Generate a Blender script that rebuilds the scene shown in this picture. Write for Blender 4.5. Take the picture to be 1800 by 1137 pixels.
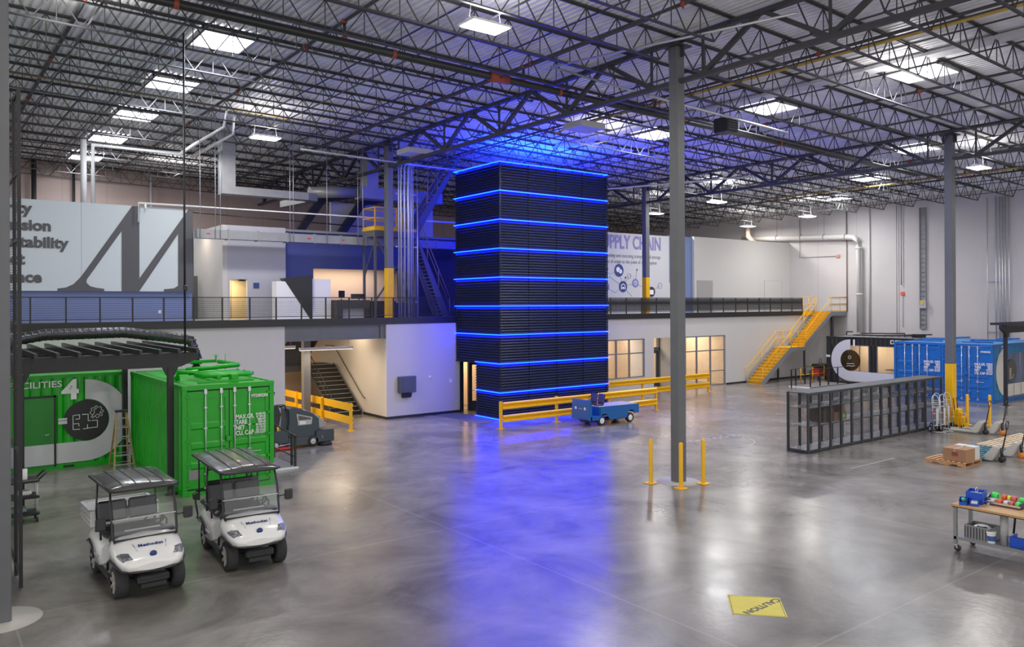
import bpy, bmesh, math, random
from mathutils import Vector, Matrix
PI = math.pi
R = math.radians
random.seed(4)
for o in list(bpy.data.objects):
    bpy.data.objects.remove(o)
SC = bpy.context.scene
C = SC.collection
# ------------------------------------------------------------------ camera
cam_d = bpy.data.cameras.new('camera'); cam = bpy.data.objects.new('camera', cam_d); C.objects.link(cam)
cam_d.sensor_width = 36; cam_d.lens = 28.0; cam_d.shift_y = -34 / 1800; cam_d.clip_end = 300
cam.matrix_world = Matrix.Translation((0, 0, 5)) @ Matrix.Rotation(-R(37.1), 4, 'Z') @ Matrix.Rotation(PI / 2, 4, 'X') @ Matrix.Rotation(-0.005, 4, 'Z')
SC.camera = cam
# ------------------------------------------------------------------ world and exposure
w = bpy.data.worlds.new('world'); SC.world = w; w.use_nodes = True
bg = w.node_tree.nodes['Background']; bg.inputs[0].default_value = (1.0, 0.98, 0.965, 1); bg.inputs[1].default_value = 1.6
SC.view_settings.view_transform = 'Standard'; SC.view_settings.look = 'None'
SC.view_settings.exposure = 0.0; SC.view_settings.gamma = 1; SC.view_settings.use_curve_mapping = False

def area(name, loc, size, power, color=(1, 1, 1), rot=(0, 0, 0), sy=None, spread=None):
    d = bpy.data.lights.new(name, 'AREA'); d.energy = power; d.color = color; d.size = size
    d.shape = 'RECTANGLE'; d.size_y = sy or size
    if spread: d.spread = spread
    o = bpy.data.objects.new(name, d); C.objects.link(o); o.location = loc; o.rotation_euler = rot
    return o
def point(name, loc, power, color=(1, 1, 1), r=.2):
    d = bpy.data.lights.new(name, 'POINT'); d.energy = power; d.color = color; d.shadow_soft_size = r
    o = bpy.data.objects.new(name, d); C.objects.link(o); o.location = loc; return o
WARM = (1, .78, .52); COOL = (.95, .97, 1.0); LEDB = (.01, .09, 1.0)
TOP = 12.52
def rz(u, top=TOP): return top - .024 * (u - 17.2)
# ceiling lamp positions, only some of them with a high bay fixture
LAMPS = [(3.5, 7.5), (10.75, 15.2), (11, 30.3), (21, 3.5), (22.5, 24.0), (37.2, 15.4), (33, 5), (38.5, 35.5), (37.3, 29.6), (46.7, 29.8), (47, 12), (48.6, 35.8), (11, 44), (3, 22), (24, 12)]
SKY = [(7.25, v) for v in (23.46, 29.08, 34.7, 40.32, 45.94)] + [(25.55, v) for v in (12.22, 17.84, 23.46)] + [(36.6, 17.84), (36.6, 28.9), (42.3, 23.1), (47.8, 28.4)]
for (u, v) in SKY:
    area('skylight_glow', (u, v, rz(u) - .42), 1.4, 220, (.9, .95, 1), sy=1.5)
for (u, v) in LAMPS:
    area('high_bay_glow', (u, v, rz(u) - 1.28), .9, 270, (1, .96, .9), sy=.5)
    area('deck_fill', (u, v, rz(u) - 1.06), 1.0, 48, (1, .96, .92), rot=(PI, 0, 0), sy=.6)  # added upward fill that brightens the roof deck, no part of the fixtures
# added blue fill over the tower top, an unseen source tinting the roof
area('tower_roof_fill', (23.2, 29.2, 11.3), 5.0, 900, (.01, .06, 1), rot=(PI, 0, 0), sy=2.6)
# rooms behind the lower windows, stair hall, mezzanine lobby
area('room_glow', (31.2, 33.8, 3.6), 3.5, 250, (1, .84, .64), sy=2)
area('room_glow', (34.8, 34.4, 3.6), 1.2, 90, (1, .84, .64), sy=2)
area('room_glow', (38.2, 33.8, 3.6), 3.2, 250, (1, .84, .64), sy=2)
area('room_glow', (21.1, 33.4, 3.2), 1.2, 120, WARM, sy=2)
area('stair_hall_glow', (14.3, 32.2, 3.05), 2.3, 60, WARM, sy=.1); area('stair_hall_glow', (10.8, 35.0, 4.0), 2.5, 300, WARM, sy=3); area('stair_hall_glow', (15.6, 33.4, 4.05), 1.2, 50, WARM, sy=1.2); area('stair_hall_glow', (12, 33, 3.1), 2.2, 50, WARM, sy=.1)

# ------------------------------------------------------------------ materials
MATS = {}
def mat(name, col, rough=.5, metal=0., emit=None, estr=0., noise=0., nscale=3., bump=0., bscale=20., alpha=None, trans=0., spec=.5, coat=0.):
    if name in MATS: return MATS[name]
    m = bpy.data.materials.new(name); m.use_nodes = True; nt = m.node_tree; b = nt.nodes['Principled BSDF']
    b.inputs['Base Color'].default_value = (*col, 1); b.inputs['Roughness'].default_value = rough; b.inputs['Metallic'].default_value = metal
    b.inputs['Specular IOR Level'].default_value = spec; b.inputs['Coat Weight'].default_value = coat
    if emit: b.inputs['Emission Color'].default_value = (*emit, 1); b.inputs['Emission Strength'].default_value = estr
    if trans: b.inputs['Transmission Weight'].default_value = trans
    if alpha is not None: b.inputs['Alpha'].default_value = alpha
    if noise or bump:
        tc = nt.nodes.new('ShaderNodeTexCoord')
    if noise:
        n = nt.nodes.new('ShaderNodeTexNoise'); n.inputs['Scale'].default_value = nscale; n.inputs['Detail'].default_value = 4
        nt.links.new(tc.outputs['Object'], n.inputs['Vector'])
        r = nt.nodes.new('ShaderNodeMapRange'); r.inputs['From Min'].default_value = .3; r.inputs['From Max'].default_value = .7
        r.inputs['To Min'].default_value = 1 - noise; r.inputs['To Max'].default_value = 1 + noise
        nt.links.new(n.outputs['Fac'], r.inputs['Value'])
        mx = nt.nodes.new('ShaderNodeVectorMath'); mx.operation = 'SCALE'; mx.inputs[0].default_value = col
        nt.links.new(r.outputs[0], mx.inputs['Scale']); nt.links.new(mx.outputs[0], b.inputs['Base Color'])
    if bump:
        n = nt.nodes.new('ShaderNodeTexNoise'); n.inputs['Scale'].default_value = bscale
        nt.links.new(tc.outputs['Object'], n.inputs['Vector'])
        bp = nt.nodes.new('ShaderNodeBump'); bp.inputs['Strength'].default_value = bump; bp.inputs['Distance'].default_value = .02
        nt.links.new(n.outputs['Fac'], bp.inputs['Height']); nt.links.new(bp.outputs[0], b.inputs['Normal'])
    MATS[name] = m; return m
def glass(name, tint=(1, 1, 1), rough=.02, mixv=.9):
    """thin pane: transparent with a Fresnel gloss"""
    m = bpy.data.materials.new(name); m.use_nodes = True; nt = m.node_tree; nt.nodes.clear()
    out = nt.nodes.new('ShaderNodeOutputMaterial'); t = nt.nodes.new('ShaderNodeBsdfTransparent'); g = nt.nodes.new('ShaderNodeBsdfGlossy')
    t.inputs[0].default_value = (*tint, 1); g.inputs['Roughness'].default_value = rough
    lw = nt.nodes.new('ShaderNodeLayerWeight'); lw.inputs['Blend'].default_value = .5
    f = nt.nodes.new('ShaderNodeMath'); f.operation = 'POWER'; f.inputs[1].default_value = 5; nt.links.new(lw.outputs['Facing'], f.inputs[0])
    a = nt.nodes.new('ShaderNodeMath'); a.operation = 'ADD'; a.inputs[1].default_value = (1 - mixv) * .5; a.use_clamp = True
    nt.links.new(f.outputs[0], a.inputs[0])
    mx = nt.nodes.new('ShaderNodeMixShader'); nt.links.new(a.outputs[0], mx.inputs[0]); nt.links.new(t.outputs[0], mx.inputs[1]); nt.links.new(g.outputs[0], mx.inputs[2])
    nt.links.new(mx.outputs[0], out.inputs[0]); MATS[name] = m; return m
def mesh_mat(name, col, pitch, wire, axes=(0, 2)):
    """welded wire mesh: opaque wires on a regular grid, open between them"""
    m = bpy.data.materials.new(name); m.use_nodes = True; nt = m.node_tree; b = nt.nodes['Principled BSDF']
    b.inputs['Base Color'].default_value = (*col, 1); b.inputs['Roughness'].default_value = .5; b.inputs['Metallic'].default_value = .3
    tc = nt.nodes.new('ShaderNodeTexCoord'); sp = nt.nodes.new('ShaderNodeSeparateXYZ'); nt.links.new(tc.outputs['Object'], sp.inputs[0])
    last = None
    for a_, p_ in zip(axes, pitch):
        d = nt.nodes.new('ShaderNodeMath'); d.operation = 'DIVIDE'; d.inputs[1].default_value = p_; nt.links.new(sp.outputs[a_], d.inputs[0])
        f = nt.nodes.new('ShaderNodeMath'); f.operation = 'FRACT'; nt.links.new(d.outputs[0], f.inputs[0])
        l = nt.nodes.new('ShaderNodeMath'); l.operation = 'LESS_THAN'; l.inputs[1].default_value = wire / p_; nt.links.new(f.outputs[0], l.inputs[0])
        if last is None: last = l
        else:
            mxx = nt.nodes.new('ShaderNodeMath'); mxx.operation = 'MAXIMUM'; nt.links.new(last.outputs[0], mxx.inputs[0]); nt.links.new(l.outputs[0], mxx.inputs[1]); last = mxx
    nt.links.new(last.outputs[0], b.inputs['Alpha']); MATS[name] = m; return m
def floor_mat():
    m = bpy.data.materials.new('polished_concrete'); m.use_nodes = True; nt = m.node_tree; b = nt.nodes['Principled BSDF']
    L = nt.links; N = nt.nodes.new
    tc = N('ShaderNodeTexCoord')
    n1 = N('ShaderNodeTexNoise'); n1.inputs['Scale'].default_value = .45; n1.inputs['Detail'].default_value = 7; n1.inputs['Roughness'].default_value = .62; n1.inputs['Distortion'].default_value = .6
    L.new(tc.outputs['Object'], n1.inputs['Vector'])
    r = N('ShaderNodeValToRGB'); e = r.color_ramp.elements
    e[0].position = .36; e[0].color = (0.131, 0.121, 0.109, 1); e[1].position = .66; e[1].color = (0.285, 0.262, 0.237, 1)
    el = r.color_ramp.elements.new(.5); el.color = (0.209, 0.193, 0.174, 1)
    L.new(n1.outputs['Fac'], r.inputs[0])
    n2 = N('ShaderNodeTexNoise'); n2.inputs['Scale'].default_value = 1.1; n2.inputs['Detail'].default_value = 4; L.new(tc.outputs['Object'], n2.inputs['Vector'])
    mr = N('ShaderNodeMapRange'); mr.inputs['From Min'].default_value = .35; mr.inputs['From Max'].default_value = .7; mr.inputs['To Min'].default_value = .93; mr.inputs['To Max'].default_value = 1.07
    L.new(n2.outputs['Fac'], mr.inputs['Value'])
    sc = N('ShaderNodeVectorMath'); sc.operation = 'SCALE'; L.new(r.outputs[0], sc.inputs[0]); L.new(mr.outputs[0], sc.inputs['Scale'])
    # sawn control joints, filled a shade lighter
    sp = N('ShaderNodeSeparateXYZ'); L.new(tc.outputs['Object'], sp.inputs[0]); last = None
    for ax, per, off in ((0, 8.28, 1.3), (1, 8.44, 6.6)):
        a1 = N('ShaderNodeMath'); a1.operation = 'SUBTRACT'; a1.inputs[1].default_value = off; L.new(sp.outputs[ax], a1.inputs[0])
        a2 = N('ShaderNodeMath'); a2.operation = 'PINGPONG'; a2.inputs[1].default_value = per / 2; L.new(a1.outputs[0], a2.inputs[0])
        a3 = N('ShaderNodeMath'); a3.operation = 'LESS_THAN'; a3.inputs[1].default_value = .018; L.new(a2.outputs[0], a3.inputs[0])
        if last is None: last = a3
        else:
            mm = N('ShaderNodeMath'); mm.operation = 'MAXIMUM'; L.new(last.outputs[0], mm.inputs[0]); L.new(a3.outputs[0], mm.inputs[1]); last = mm
    ml = N('ShaderNodeMath'); ml.operation = 'MULTIPLY'; ml.inputs[1].default_value = .22; L.new(last.outputs[0], ml.inputs[0])
    mc = N('ShaderNodeMix'); mc.data_type = 'RGBA'; L.new(ml.outputs[0], mc.inputs['Factor']); L.new(sc.outputs[0], mc.inputs['A']); mc.inputs['B'].default_value = (.5, .49, .47, 1)
    L.new(mc.outputs['Result'], b.inputs['Base Color'])
    rr = N('ShaderNodeMapRange'); rr.inputs['From Min'].default_value = .3; rr.inputs['From Max'].default_value = .7; rr.inputs['To Min'].default_value = .2; rr.inputs['To Max'].default_value = .27
    L.new(n2.outputs['Fac'], rr.inputs['Value']); L.new(rr.outputs[0], b.inputs['Roughness'])
    n3 = N('ShaderNodeTexNoise'); n3.inputs['Scale'].default_value = 9; n3.inputs['Detail'].default_value = 3; L.new(tc.outputs['Object'], n3.inputs['Vector'])
    bp = N('ShaderNodeBump'); bp.inputs['Strength'].default_value = .12; bp.inputs['Distance'].default_value = .02
    L.new(n3.outputs['Fac'], bp.inputs['Height']); L.new(bp.outputs[0], b.inputs['Normal'])
    b.inputs['Specular IOR Level'].default_value = .7
    return m
def panel_mat(name, col, per, axis, dark=.8, z=None):
    """painted wall with thin vertical panel joints"""
    m = mat(name, col, .75, noise=.03, nscale=.6); nt = m.node_tree; b = nt.nodes['Principled BSDF']; L = nt.links; N = nt.nodes.new
    src = b.inputs['Base Color'].links[0].from_socket
    tc = N('ShaderNodeTexCoord'); sp = N('ShaderNodeSeparateXYZ'); L.new(tc.outputs['Object'], sp.inputs[0])
    a2 = N('ShaderNodeMath'); a2.operation = 'PINGPONG'; a2.inputs[1].default_value = per / 2; L.new(sp.outputs[axis], a2.inputs[0])
    a3 = N('ShaderNodeMath'); a3.operation = 'LESS_THAN'; a3.inputs[1].default_value = .02; L.new(a2.outputs[0], a3.inputs[0])
    mc = N('ShaderNodeMix'); mc.data_type = 'RGBA'; L.new(a3.outputs[0], mc.inputs['Factor']); L.new(src, mc.inputs['A']); mc.inputs['B'].default_value = (*[c * dark for c in col], 1)
    L.new(mc.outputs['Result'], b.inputs['Base Color']); return m

STEEL = mat('dark_steel_paint', (.05, .049, .054), .5)
DECK = mat('galvanised_deck', (.86, .86, .87), .42, .05, noise=.12, nscale=1.5)
COLG = mat('column_grey_paint', (.13, .135, .145), .45, noise=.05)
YEL = mat('safety_yellow', (.86, .47, .004), .38, noise=.04)
WALLW = mat('white_wall_paint', (.57, .55, .535), .8, noise=.02, nscale=.5)
WALLR = panel_mat('tilt_panel_paint', (.56, .53, .515), 2.9, 1)
WALLB = panel_mat('back_panel_paint', (.44, .34, .31), 2.2, 0)
BLUEW = mat('slate_blue_paint', (.17, .22, .42), .7)
BASEB = mat('black_rubber_base', (.02, .02, .022), .5)
BLACK = mat('black_metal', (.014, .014, .015), .45)
RUB = mat('black_rubber', (.02, .02, .02), .75, bump=.3, bscale=60)
GREY = mat('mid_grey_paint', (.25, .255, .265), .5)
LGREY = mat('light_grey', (.5, .5, .5), .5)
GALV = mat('galvanised', (.55, .57, .6), .35, .7, noise=.08, nscale=4)
CHROME = mat('bright_metal', (.75, .75, .77), .2, 1)
WHITE = mat('white_plastic', (.8, .8, .79), .3, coat=.4)
WTXT = mat('white_vinyl', (.8, .8, .8), .5)
GREEN = mat('green_container_paint', (.004, .36, .006), .35, noise=.06)
GREEND = mat('green_door_paint', (.015, .2, .02), .4)
BLUEC = mat('blue_container_paint', (.008, .13, .45), .35, noise=.06)
BLUET = mat('blue_truck_paint', (.01, .12, .38), .3, coat=.4)
DKTXT = mat('charcoal_vinyl', (.075, .075, .085), .6)
WOOD = mat('pine_boards', (.62, .43, .25), .7, noise=.15, nscale=8)
CARD = mat('cardboard', (.36, .2, .11), .8, noise=.06)
GLASS = glass('clear_glass')
DGL = glass('tinted_vision_glass', (.55, .5, .45), mixv=.85)
LEDM = mat('blue_led', (.02, .1, 1), .5, emit=(.0006, .008, 1.0), estr=72)
LAMPM = mat('lamp_face', (1, 1, 1), .5, emit=(1, .97, .92), estr=16)
SKYM = mat('skylight_dome', (1, 1, 1), .5, emit=(.93, .93, 1), estr=6)
RED = mat('red_paint', (.55, .04, .03), .45)
ORANGE = mat('orange_coupling', (.33, .07, .035), .5)
BEIGEW = mat('room_wall_beige', (.62, .50, .38), .8)

# ------------------------------------------------------------------ mesh helpers
class MB:
    def __init__(s): s.v = []; s.f = []; s.sm = []
    def face(s, pts, smooth=False):
        n = len(s.v); s.v += [tuple(p) for p in pts]; s.f.append(list(range(n, n + len(pts)))); s.sm.append(smooth); return s
    def box(s, x0, x1, y0, y1, z0, z1, M=None):
        n = len(s.v); P = [(x, y, z) for z in (z0, z1) for y in (y0, y1) for x in (x0, x1)]
        if M is not None: P = [tuple(M @ Vector(p)) for p in P]
        s.v += P
        for f in ((0, 2, 3, 1), (4, 5, 7, 6), (0, 1, 5, 4), (2, 6, 7, 3), (0, 4, 6, 2), (1, 3, 7, 5)): s.f.append([n + i for i in f]); s.sm.append(False)
        return s
    def rbox(s, x0, x1, y0, y1, z0, z1, r=.02, M=None):
        """box with chamfered edges"""
        n = len(s.v); lay = [(z0, r), (z0 + r, 0), (z1 - r, 0), (z1, r)]
        for z, q in lay:
            P = [(x0 + q + r, y0 + q), (x1 - q - r, y0 + q), (x1 - q, y0 + q + r), (x1 - q, y1 - q - r), (x1 - q - r, y1 - q), (x0 + q + r, y1 - q), (x0 + q, y1 - q - r), (x0 + q, y0 + q + r)]
            for p in P:
                c = Vector((*p, z)); s.v.append(tuple(M @ c) if M is not None else tuple(c))
        for k in range(3):
            for i in range(8):
                j = (i + 1) % 8; s.f.append([n + 8 * k + i, n + 8 * k + j, n + 8 * k + 8 + j, n + 8 * k + 8 + i]); s.sm.append(False)
        s.f.append([n + i for i in range(7, -1, -1)]); s.sm.append(False); s.f.append([n + 24 + i for i in range(8)]); s.sm.append(False)
        return s
    def bar(s, a, b, w=.05, h=None, up=(0, 0, 1)):
        a = Vector(a); b = Vector(b); d = (b - a); l = d.length
        if l < 1e-6: return s
        d /= l; u = Vector(up)
        if abs(d.dot(u)) > .98: u = Vector((1, 0, 0)) if abs(d.x) < .9 else Vector((0, 1, 0))
        x = d.cross(u).normalized(); y = x.cross(d)
        M = Matrix((x, d, y)).transposed().to_4x4(); M.translation = a
        h = h or w
        return s.box(-w / 2, w / 2, 0, l, -h / 2, h / 2, M)
    def tube(s, pts, r=.02, n=8, cap=True):
        pts = [Vector(p) for p in pts]; rs = r if isinstance(r, (list, tuple)) else [r] * len(pts); rings = []
        ref = None
        for i, p in enumerate(pts):
            d = (pts[min(i + 1, len(pts) - 1)] - pts[max(i - 1, 0)]).normalized()
            if ref is None:
                ref = Vector((0, 0, 1)) if abs(d.z) < .9 else Vector((1, 0, 0))
            x = d.cross(ref)
            if x.length < .05: ref = Vector((0, 1, 0)) if abs(d.y) < .9 else Vector((1, 0, 0)); x = d.cross(ref)
            x.normalize(); y = d.cross(x).normalized(); ref = ref  # keep
            k = len(s.v)
            for j in range(n):
                t = 2 * PI * j / n; s.v.append(tuple(p + rs[i] * (math.cos(t) * x + math.sin(t) * y)))
            rings.append(k)
        for a, b in zip(rings, rings[1:]):
            for j in range(n): q = (j + 1) % n; s.f.append([a + j, a + q, b + q, b + j]); s.sm.append(True)
        if cap:
            s.f.append([rings[0] + j for j in range(n - 1, -1, -1)]); s.sm.append(False)
            s.f.append([rings[-1] + j for j in range(n)]); s.sm.append(False)
        return s
    def cyl(s, c, r, h, n=16, axis='z'):
        c = Vector(c); d = {'x': Vector((h, 0, 0)), 'y': Vector((0, h, 0)), 'z': Vector((0, 0, h))}[axis]
        return s.tube([c, c + d], r, n)
    def lathe(s, c, prof, n=24, axis='z'):
        """prof: (radius, height) pairs round an axis through c"""
        k = len(s.v); c = Vector(c)
        for r, h in prof:
            for j in range(n):
                t = 2 * PI * j / n; a, b = r * math.cos(t), r * math.sin(t)
                s.v.append(tuple(c + (Vector((a, b, h)) if axis == 'z' else Vector((h, a, b)) if axis == 'x' else Vector((a, h, b)))))
        for i in range(len(prof) - 1):
            for j in range(n): q = (j + 1) % n; s.f.append([k + i * n + j, k + i * n + q, k + (i + 1) * n + q, k + (i + 1) * n + j]); s.sm.append(True)
        return s
    def prism(s, poly, t0, t1, plane='yz'):
        """polygon extruded along the remaining axis from t0 to t1"""
        def P(a, b, t): return {'yz': (t, a, b), 'xz': (a, t, b), 'xy': (a, b, t)}[plane]
        n = len(s.v); m = len(poly)
        s.v += [P(a, b, t0) for a, b in poly] + [P(a, b, t1) for a, b in poly]
        s.f.append(list(range(n, n + m))); s.sm.append(False); s.f.append(list(range(n + 2 * m - 1, n + m - 1, -1))); s.sm.append(False)
        for i in range(m): j = (i + 1) % m; s.f.append([n + i, n + m + i, n + m + j, n + j]); s.sm.append(False)
        return s
    def loft(s, rings, cap=True, smooth=True, closed=True):
        n = len(s.v); m = len(rings[0])
        for r in rings: s.v += [tuple(p) for p in r]
        for i in range(len(rings) - 1):
            for j in range(m if closed else m - 1): q = (j + 1) % m; s.f.append([n + i * m + j, n + i * m + q, n + (i + 1) * m + q, n + (i + 1) * m + j]); s.sm.append(smooth)
        if cap and closed:
            s.f.append([n + j for j in range(m - 1, -1, -1)]); s.sm.append(False); s.f.append([n + (len(rings) - 1) * m + j for j in range(m)]); s.sm.append(False)
        return s
    def mesh(s, name, m):
        me = bpy.data.meshes.new(name); me.from_pydata(s.v, [], s.f); me.update()
        me.polygons.foreach_set('use_smooth', s.sm)
        bm = bmesh.new(); bm.from_mesh(me); bmesh.ops.recalc_face_normals(bm, faces=bm.faces); bm.to_mesh(me); bm.free()
        me.materials.append(m); return me
    def build(s, name, m, parent=None, bevel=0):
        o = bpy.data.objects.new(name, s.mesh(name, m)); C.objects.link(o)
        if parent: o.parent = parent
        if bevel:
            md = o.modifiers.new('b', 'BEVEL'); md.width = bevel; md.segments = 2; md.limit_method = 'ANGLE'
        return o
def tag(o, label, cat=None, group=None, kind=None):
    if label: o['label'] = label
    if cat: o['category'] = cat
    if group: o['group'] = group
    if kind: o['kind'] = kind
    return o
def thing(name, label, cat, loc=(0, 0, 0), rot=0, group=None):
    o = bpy.data.objects.new(name, None); C.objects.link(o); o.location = loc; o.rotation_euler = (0, 0, rot); o.empty_display_size = .2
    return tag(o, label, cat, group)
def struct(name, mb, m):
    o = mb.build(name, m); o['kind'] = 'structure'; return o
def dup(root, loc=None, rot=None, label=None, group=None):
    r = root.copy(); C.objects.link(r)
    if loc is not None: r.location = loc
    if rot is not None: r.rotation_euler = (0, 0, rot)
    if label: r['label'] = label
    if group: r['group'] = group
    for ch in root.children:
        c = ch.copy(); C.objects.link(c); c.parent = r
        for g in ch.children:
            d = g.copy(); C.objects.link(d); d.parent = c
            d.matrix_parent_inverse = g.matrix_parent_inverse
    return r
def text(s, size, loc, rot, m, parent=None, name='lettering', ax='LEFT', sx=1, bold=0, ext=.004, sp=1, label=None):
    c = bpy.data.curves.new(name, 'FONT'); c.body = s; c.size = size; c.align_x = ax; c.offset = bold; c.extrude = ext; c.space_character = sp; c.resolution_u = 3
    o = bpy.data.objects.new(name, c); C.objects.link(o); o.location = loc; o.rotation_euler = rot; o.scale = (sx, 1, 1); c.materials.append(m)
    me = bpy.data.meshes.new_from_object(o); nm = o.name; bpy.data.objects.remove(o); bpy.data.curves.remove(c)
    o = bpy.data.objects.new(name, me); C.objects.link(o); o.location = loc; o.rotation_euler = rot; o.scale = (sx, 1, 1)
    if parent: o.parent = parent
    if label: o['label'] = label
    return o
FV = (PI / 2, 0, 0)          # lettering that faces -v
FU = (PI / 2, 0, -PI / 2)    # lettering that faces -u
def circle(cx, cz, r, n=28, a0=0, a1=2 * PI): return [(cx + r * math.cos(a0 + (a1 - a0) * i / n), cz + r * math.sin(a0 + (a1 - a0) * i / n)) for i in range(n + (0 if abs(a1 - a0) > 6.28 else 1))]
def ring_mb(mb, cx, cz, r, w, t0, t1, plane='xz', n=28):
    for i in range(n):
        a, b = 2 * PI * i / n, 2 * PI * (i + 1) / n
        mb.prism([(cx + r * math.cos(a), cz + r * math.sin(a)), (cx + r * math.cos(b), cz + r * math.sin(b)), (cx + (r - w) * math.cos(b), cz + (r - w) * math.sin(b)), (cx + (r - w) * math.cos(a), cz + (r - w) * math.sin(a))], t0, t1, plane)
# ================================================================== THE SETTING
UR, VB, VU, VF = 51.3, 49.0, 34.2, 31.0
struct('floor', MB().box(-30, 53, -14, 50, -.3, 0), floor_mat())
def deck():
    mb = MB(); p = .2; u = -24.0; prof = []
    while u < UR + .4:
        prof += [(u, 0), (u + .09, 0), (u + .115, .075), (u + .175, .075)]; u += p
    k = 0
    for i in range(len(prof) - 1):
        (a, ha), (b, hb) = prof[i], prof[i + 1]
        mb.face([(a, -14, rz(a) + ha), (b, -14, rz(b) + hb), (b, 50, rz(b) + hb), (a, 50, rz(a) + ha)])
    return mb
struct('ceiling', deck(), DECK)
struct('ceiling_roofing', MB().face([(-24, -14, rz(-24) + .12), (52, -14, rz(52) + .12), (52, 50, rz(52) + .12), (-24, 50, rz(-24) + .12)]), GREY)
struct('wall_right', MB().box(UR, UR + .3, -14, 50, 0, 13), WALLR)
struct('wall_back', MB().box(-24, UR, VB, VB + .3, 0, 14), WALLB)
struct('floor_mezzanine', MB().box(-14, UR, VF + .06, VB, 4.16, 4.4), mat('mezzanine_concrete', (.2, .2, .2), .5))
struct('trim_1', MB().box(-14, 49.4, VF - .03, VF + .06, 4.15, 4.44), BLACK)
struct('wall_front_left', MB().box(-14, 12.04, VF + .1, VF + .3, 0, 4.16), WALLW)
struct('beam_stair_hall', MB().box(12.04, 16.57, VF + .1, VF + .13, 3.55, 4.14).box(12.04, 16.57, VF + .02, VF + .22, 3.53, 3.56).box(12.04, 16.57, VF + .02, VF + .22, 4.12, 4.15).box(16.3, 16.34, VF + .02, VF + .22, 3.56, 4.12), COLG)
struct('wall_stair_side', MB().box(16.57, 16.8, VF, 38, 0, 4.16).box(16.8, 20.38, VF, VF + .2, 0, 4.16), WALLW)
struct('wall_stair_back', MB().box(8, 16.57, 38, 38.2, 0, 4.16).box(7.8, 8, VF + .3, 38.2, 0, 4.16), BEIGEW)
struct('baseboard_front', MB().box(16.55, 20.38, VF - .02, VF, 0, .11).box(16.55, 16.57, VF, 33.2, 0, .11).box(39.9, UR, VF + .03, VF + .05, 0, .11).box(-14, 12.04, VF + .08, VF + .1, 0, .11), BASEB)
# long lower wall right of the tower with its openings
W = MB(); y0, y1 = VF + .05, VF + .25
W.box(20.38, 21.9, y0, y1, 2.36, 4.16).box(21.9, 28.6, y0, y1, 0, 4.16).box(28.6, 39.87, y0, y1, 3.04, 4.16).box(28.6, 32.77, y0, y1, 0, .9)
W.box(32.77, 33.51, y0, y1, 0, 3.04).box(35.6, 36.2, y0, y1, 0, 3.04).box(39.87, UR, y0, y1, 0, 4.16)
W.box(35.6, 35.75, y1, 32.7, 0, 3.04).box(33.36, 33.51, y1, 32.7, 0, 3.04)
struct('wall_front_right', W, WALLW)
struct('wall_rooms', MB().box(28, 40.5, 36.4, 36.6, 0, 4.1).box(28, 28.2, y1, 36.4, 0, 4.1).box(40.3, 40.5, y1, 36.4, 0, 4.1).box(35.6, 35.75, 32.7, 36.4, 0, 4.1).box(20.0, 20.2, y1, 34.5, 0, 4.1).box(20.0, 22.2, 34.5, 34.7, 0, 4.1).box(22.1, 22.3, y1, 34.5, 0, 4.1), BEIGEW)
struct('baseboard_rooms', MB().box(28.2, 40.3, 36.37, 36.4, 0, .13).box(20.2, 22.1, 34.47, 34.5, 0, .13), BASEB)
ALU = mat('anodised_frame', (.22, .22, .25), .4, .5)
def window(n, u0, u1, z0, z1, cols, rows, v=VF + .12, m=ALU, lw=.06):
    fr = MB(); 
    for u in cols: fr.box(u - lw / 2, u + lw / 2, v - .05, v + .05, z0, z1)
    for z in rows: fr.box(u0, u1, v - .049, v + .049, z - lw / 2, z + lw / 2)
    o = struct('window_%d' % n, fr, m)
    g = MB().box(u0, u1, v - .006, v + .006, z0, z1).build('pane', GLASS, o); return o
window(1, 28.63, 32.74, .93, 3.01, [28.63, 29.9, 30.6, 31.6, 32.74], [.93, 2.25, 3.01])
window(2, 36.23, 39.84, .03, 3.01, [36.23, 37.25, 38.5, 39.84], [.06, 2.15, 3.01])
MB().box(38.5, 39.84, VF + .08, VF + .16, .88, .93).build('push_rail', ALU, bpy.data.objects['window_2'])
# recess door right of the first window, entrance door beside the tower
def door(n, u0, u1, v, z1, m, gl, handle='r'):
    d = MB().box(u0, u0 + .14, v - .03, v + .03, 0, z1).box(u1 - .14, u1, v - .03, v + .03, 0, z1).box(u0 + .14, u1 - .14, v - .03, v + .03, z1 - .15, z1).box(u0 + .14, u1 - .14, v - .03, v + .03, 0, .45)
    o = struct('door_%d' % n, d, m); MB().box(u0 + .14, u1 - .14, v - .01, v + .01, .45, z1 - .15).build('pane', gl, o)
    hx = u0 + .07 if handle == 'l' else u1 - .07
    MB().tube([(hx, v - .03, .95), (hx, v - .09, .95), (hx + (.12 if handle == 'l' else -.12), v - .09, .95)], .012).build('handle', CHROME, o); return o
DKB = mat('dark_blue_grey_door', (.06, .07, .1), .4)
door(1, 21.0, 21.9, VF + .12, 2.3, DKB, GLASS, 'l')
struct('trim_2', MB().box(20.38, 20.62, VF + .04, VF + .26, 0, 2.36).box(20.62, 21.9, VF + .05, VF + .2, 2.3, 2.38).box(20.94, 21.0, VF + .05, VF + .2, 0, 2.3), mat('black_door_frame', (.015, .018, .03), .5))
door(2, 34.5, 35.5, 32.6, 2.2, DKB, GLASS, 'l')
struct('trim_3', MB().box(35.5, 35.6, 32.5, 32.7, 0, 3.04).box(34.4, 34.5, 32.5, 32.7, 0, 2.3).box(33.5, 35.6, 32.5, 32.7, 2.2, 2.4), mat('grey_door_frame', (.13, .13, .14), .5))
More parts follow.
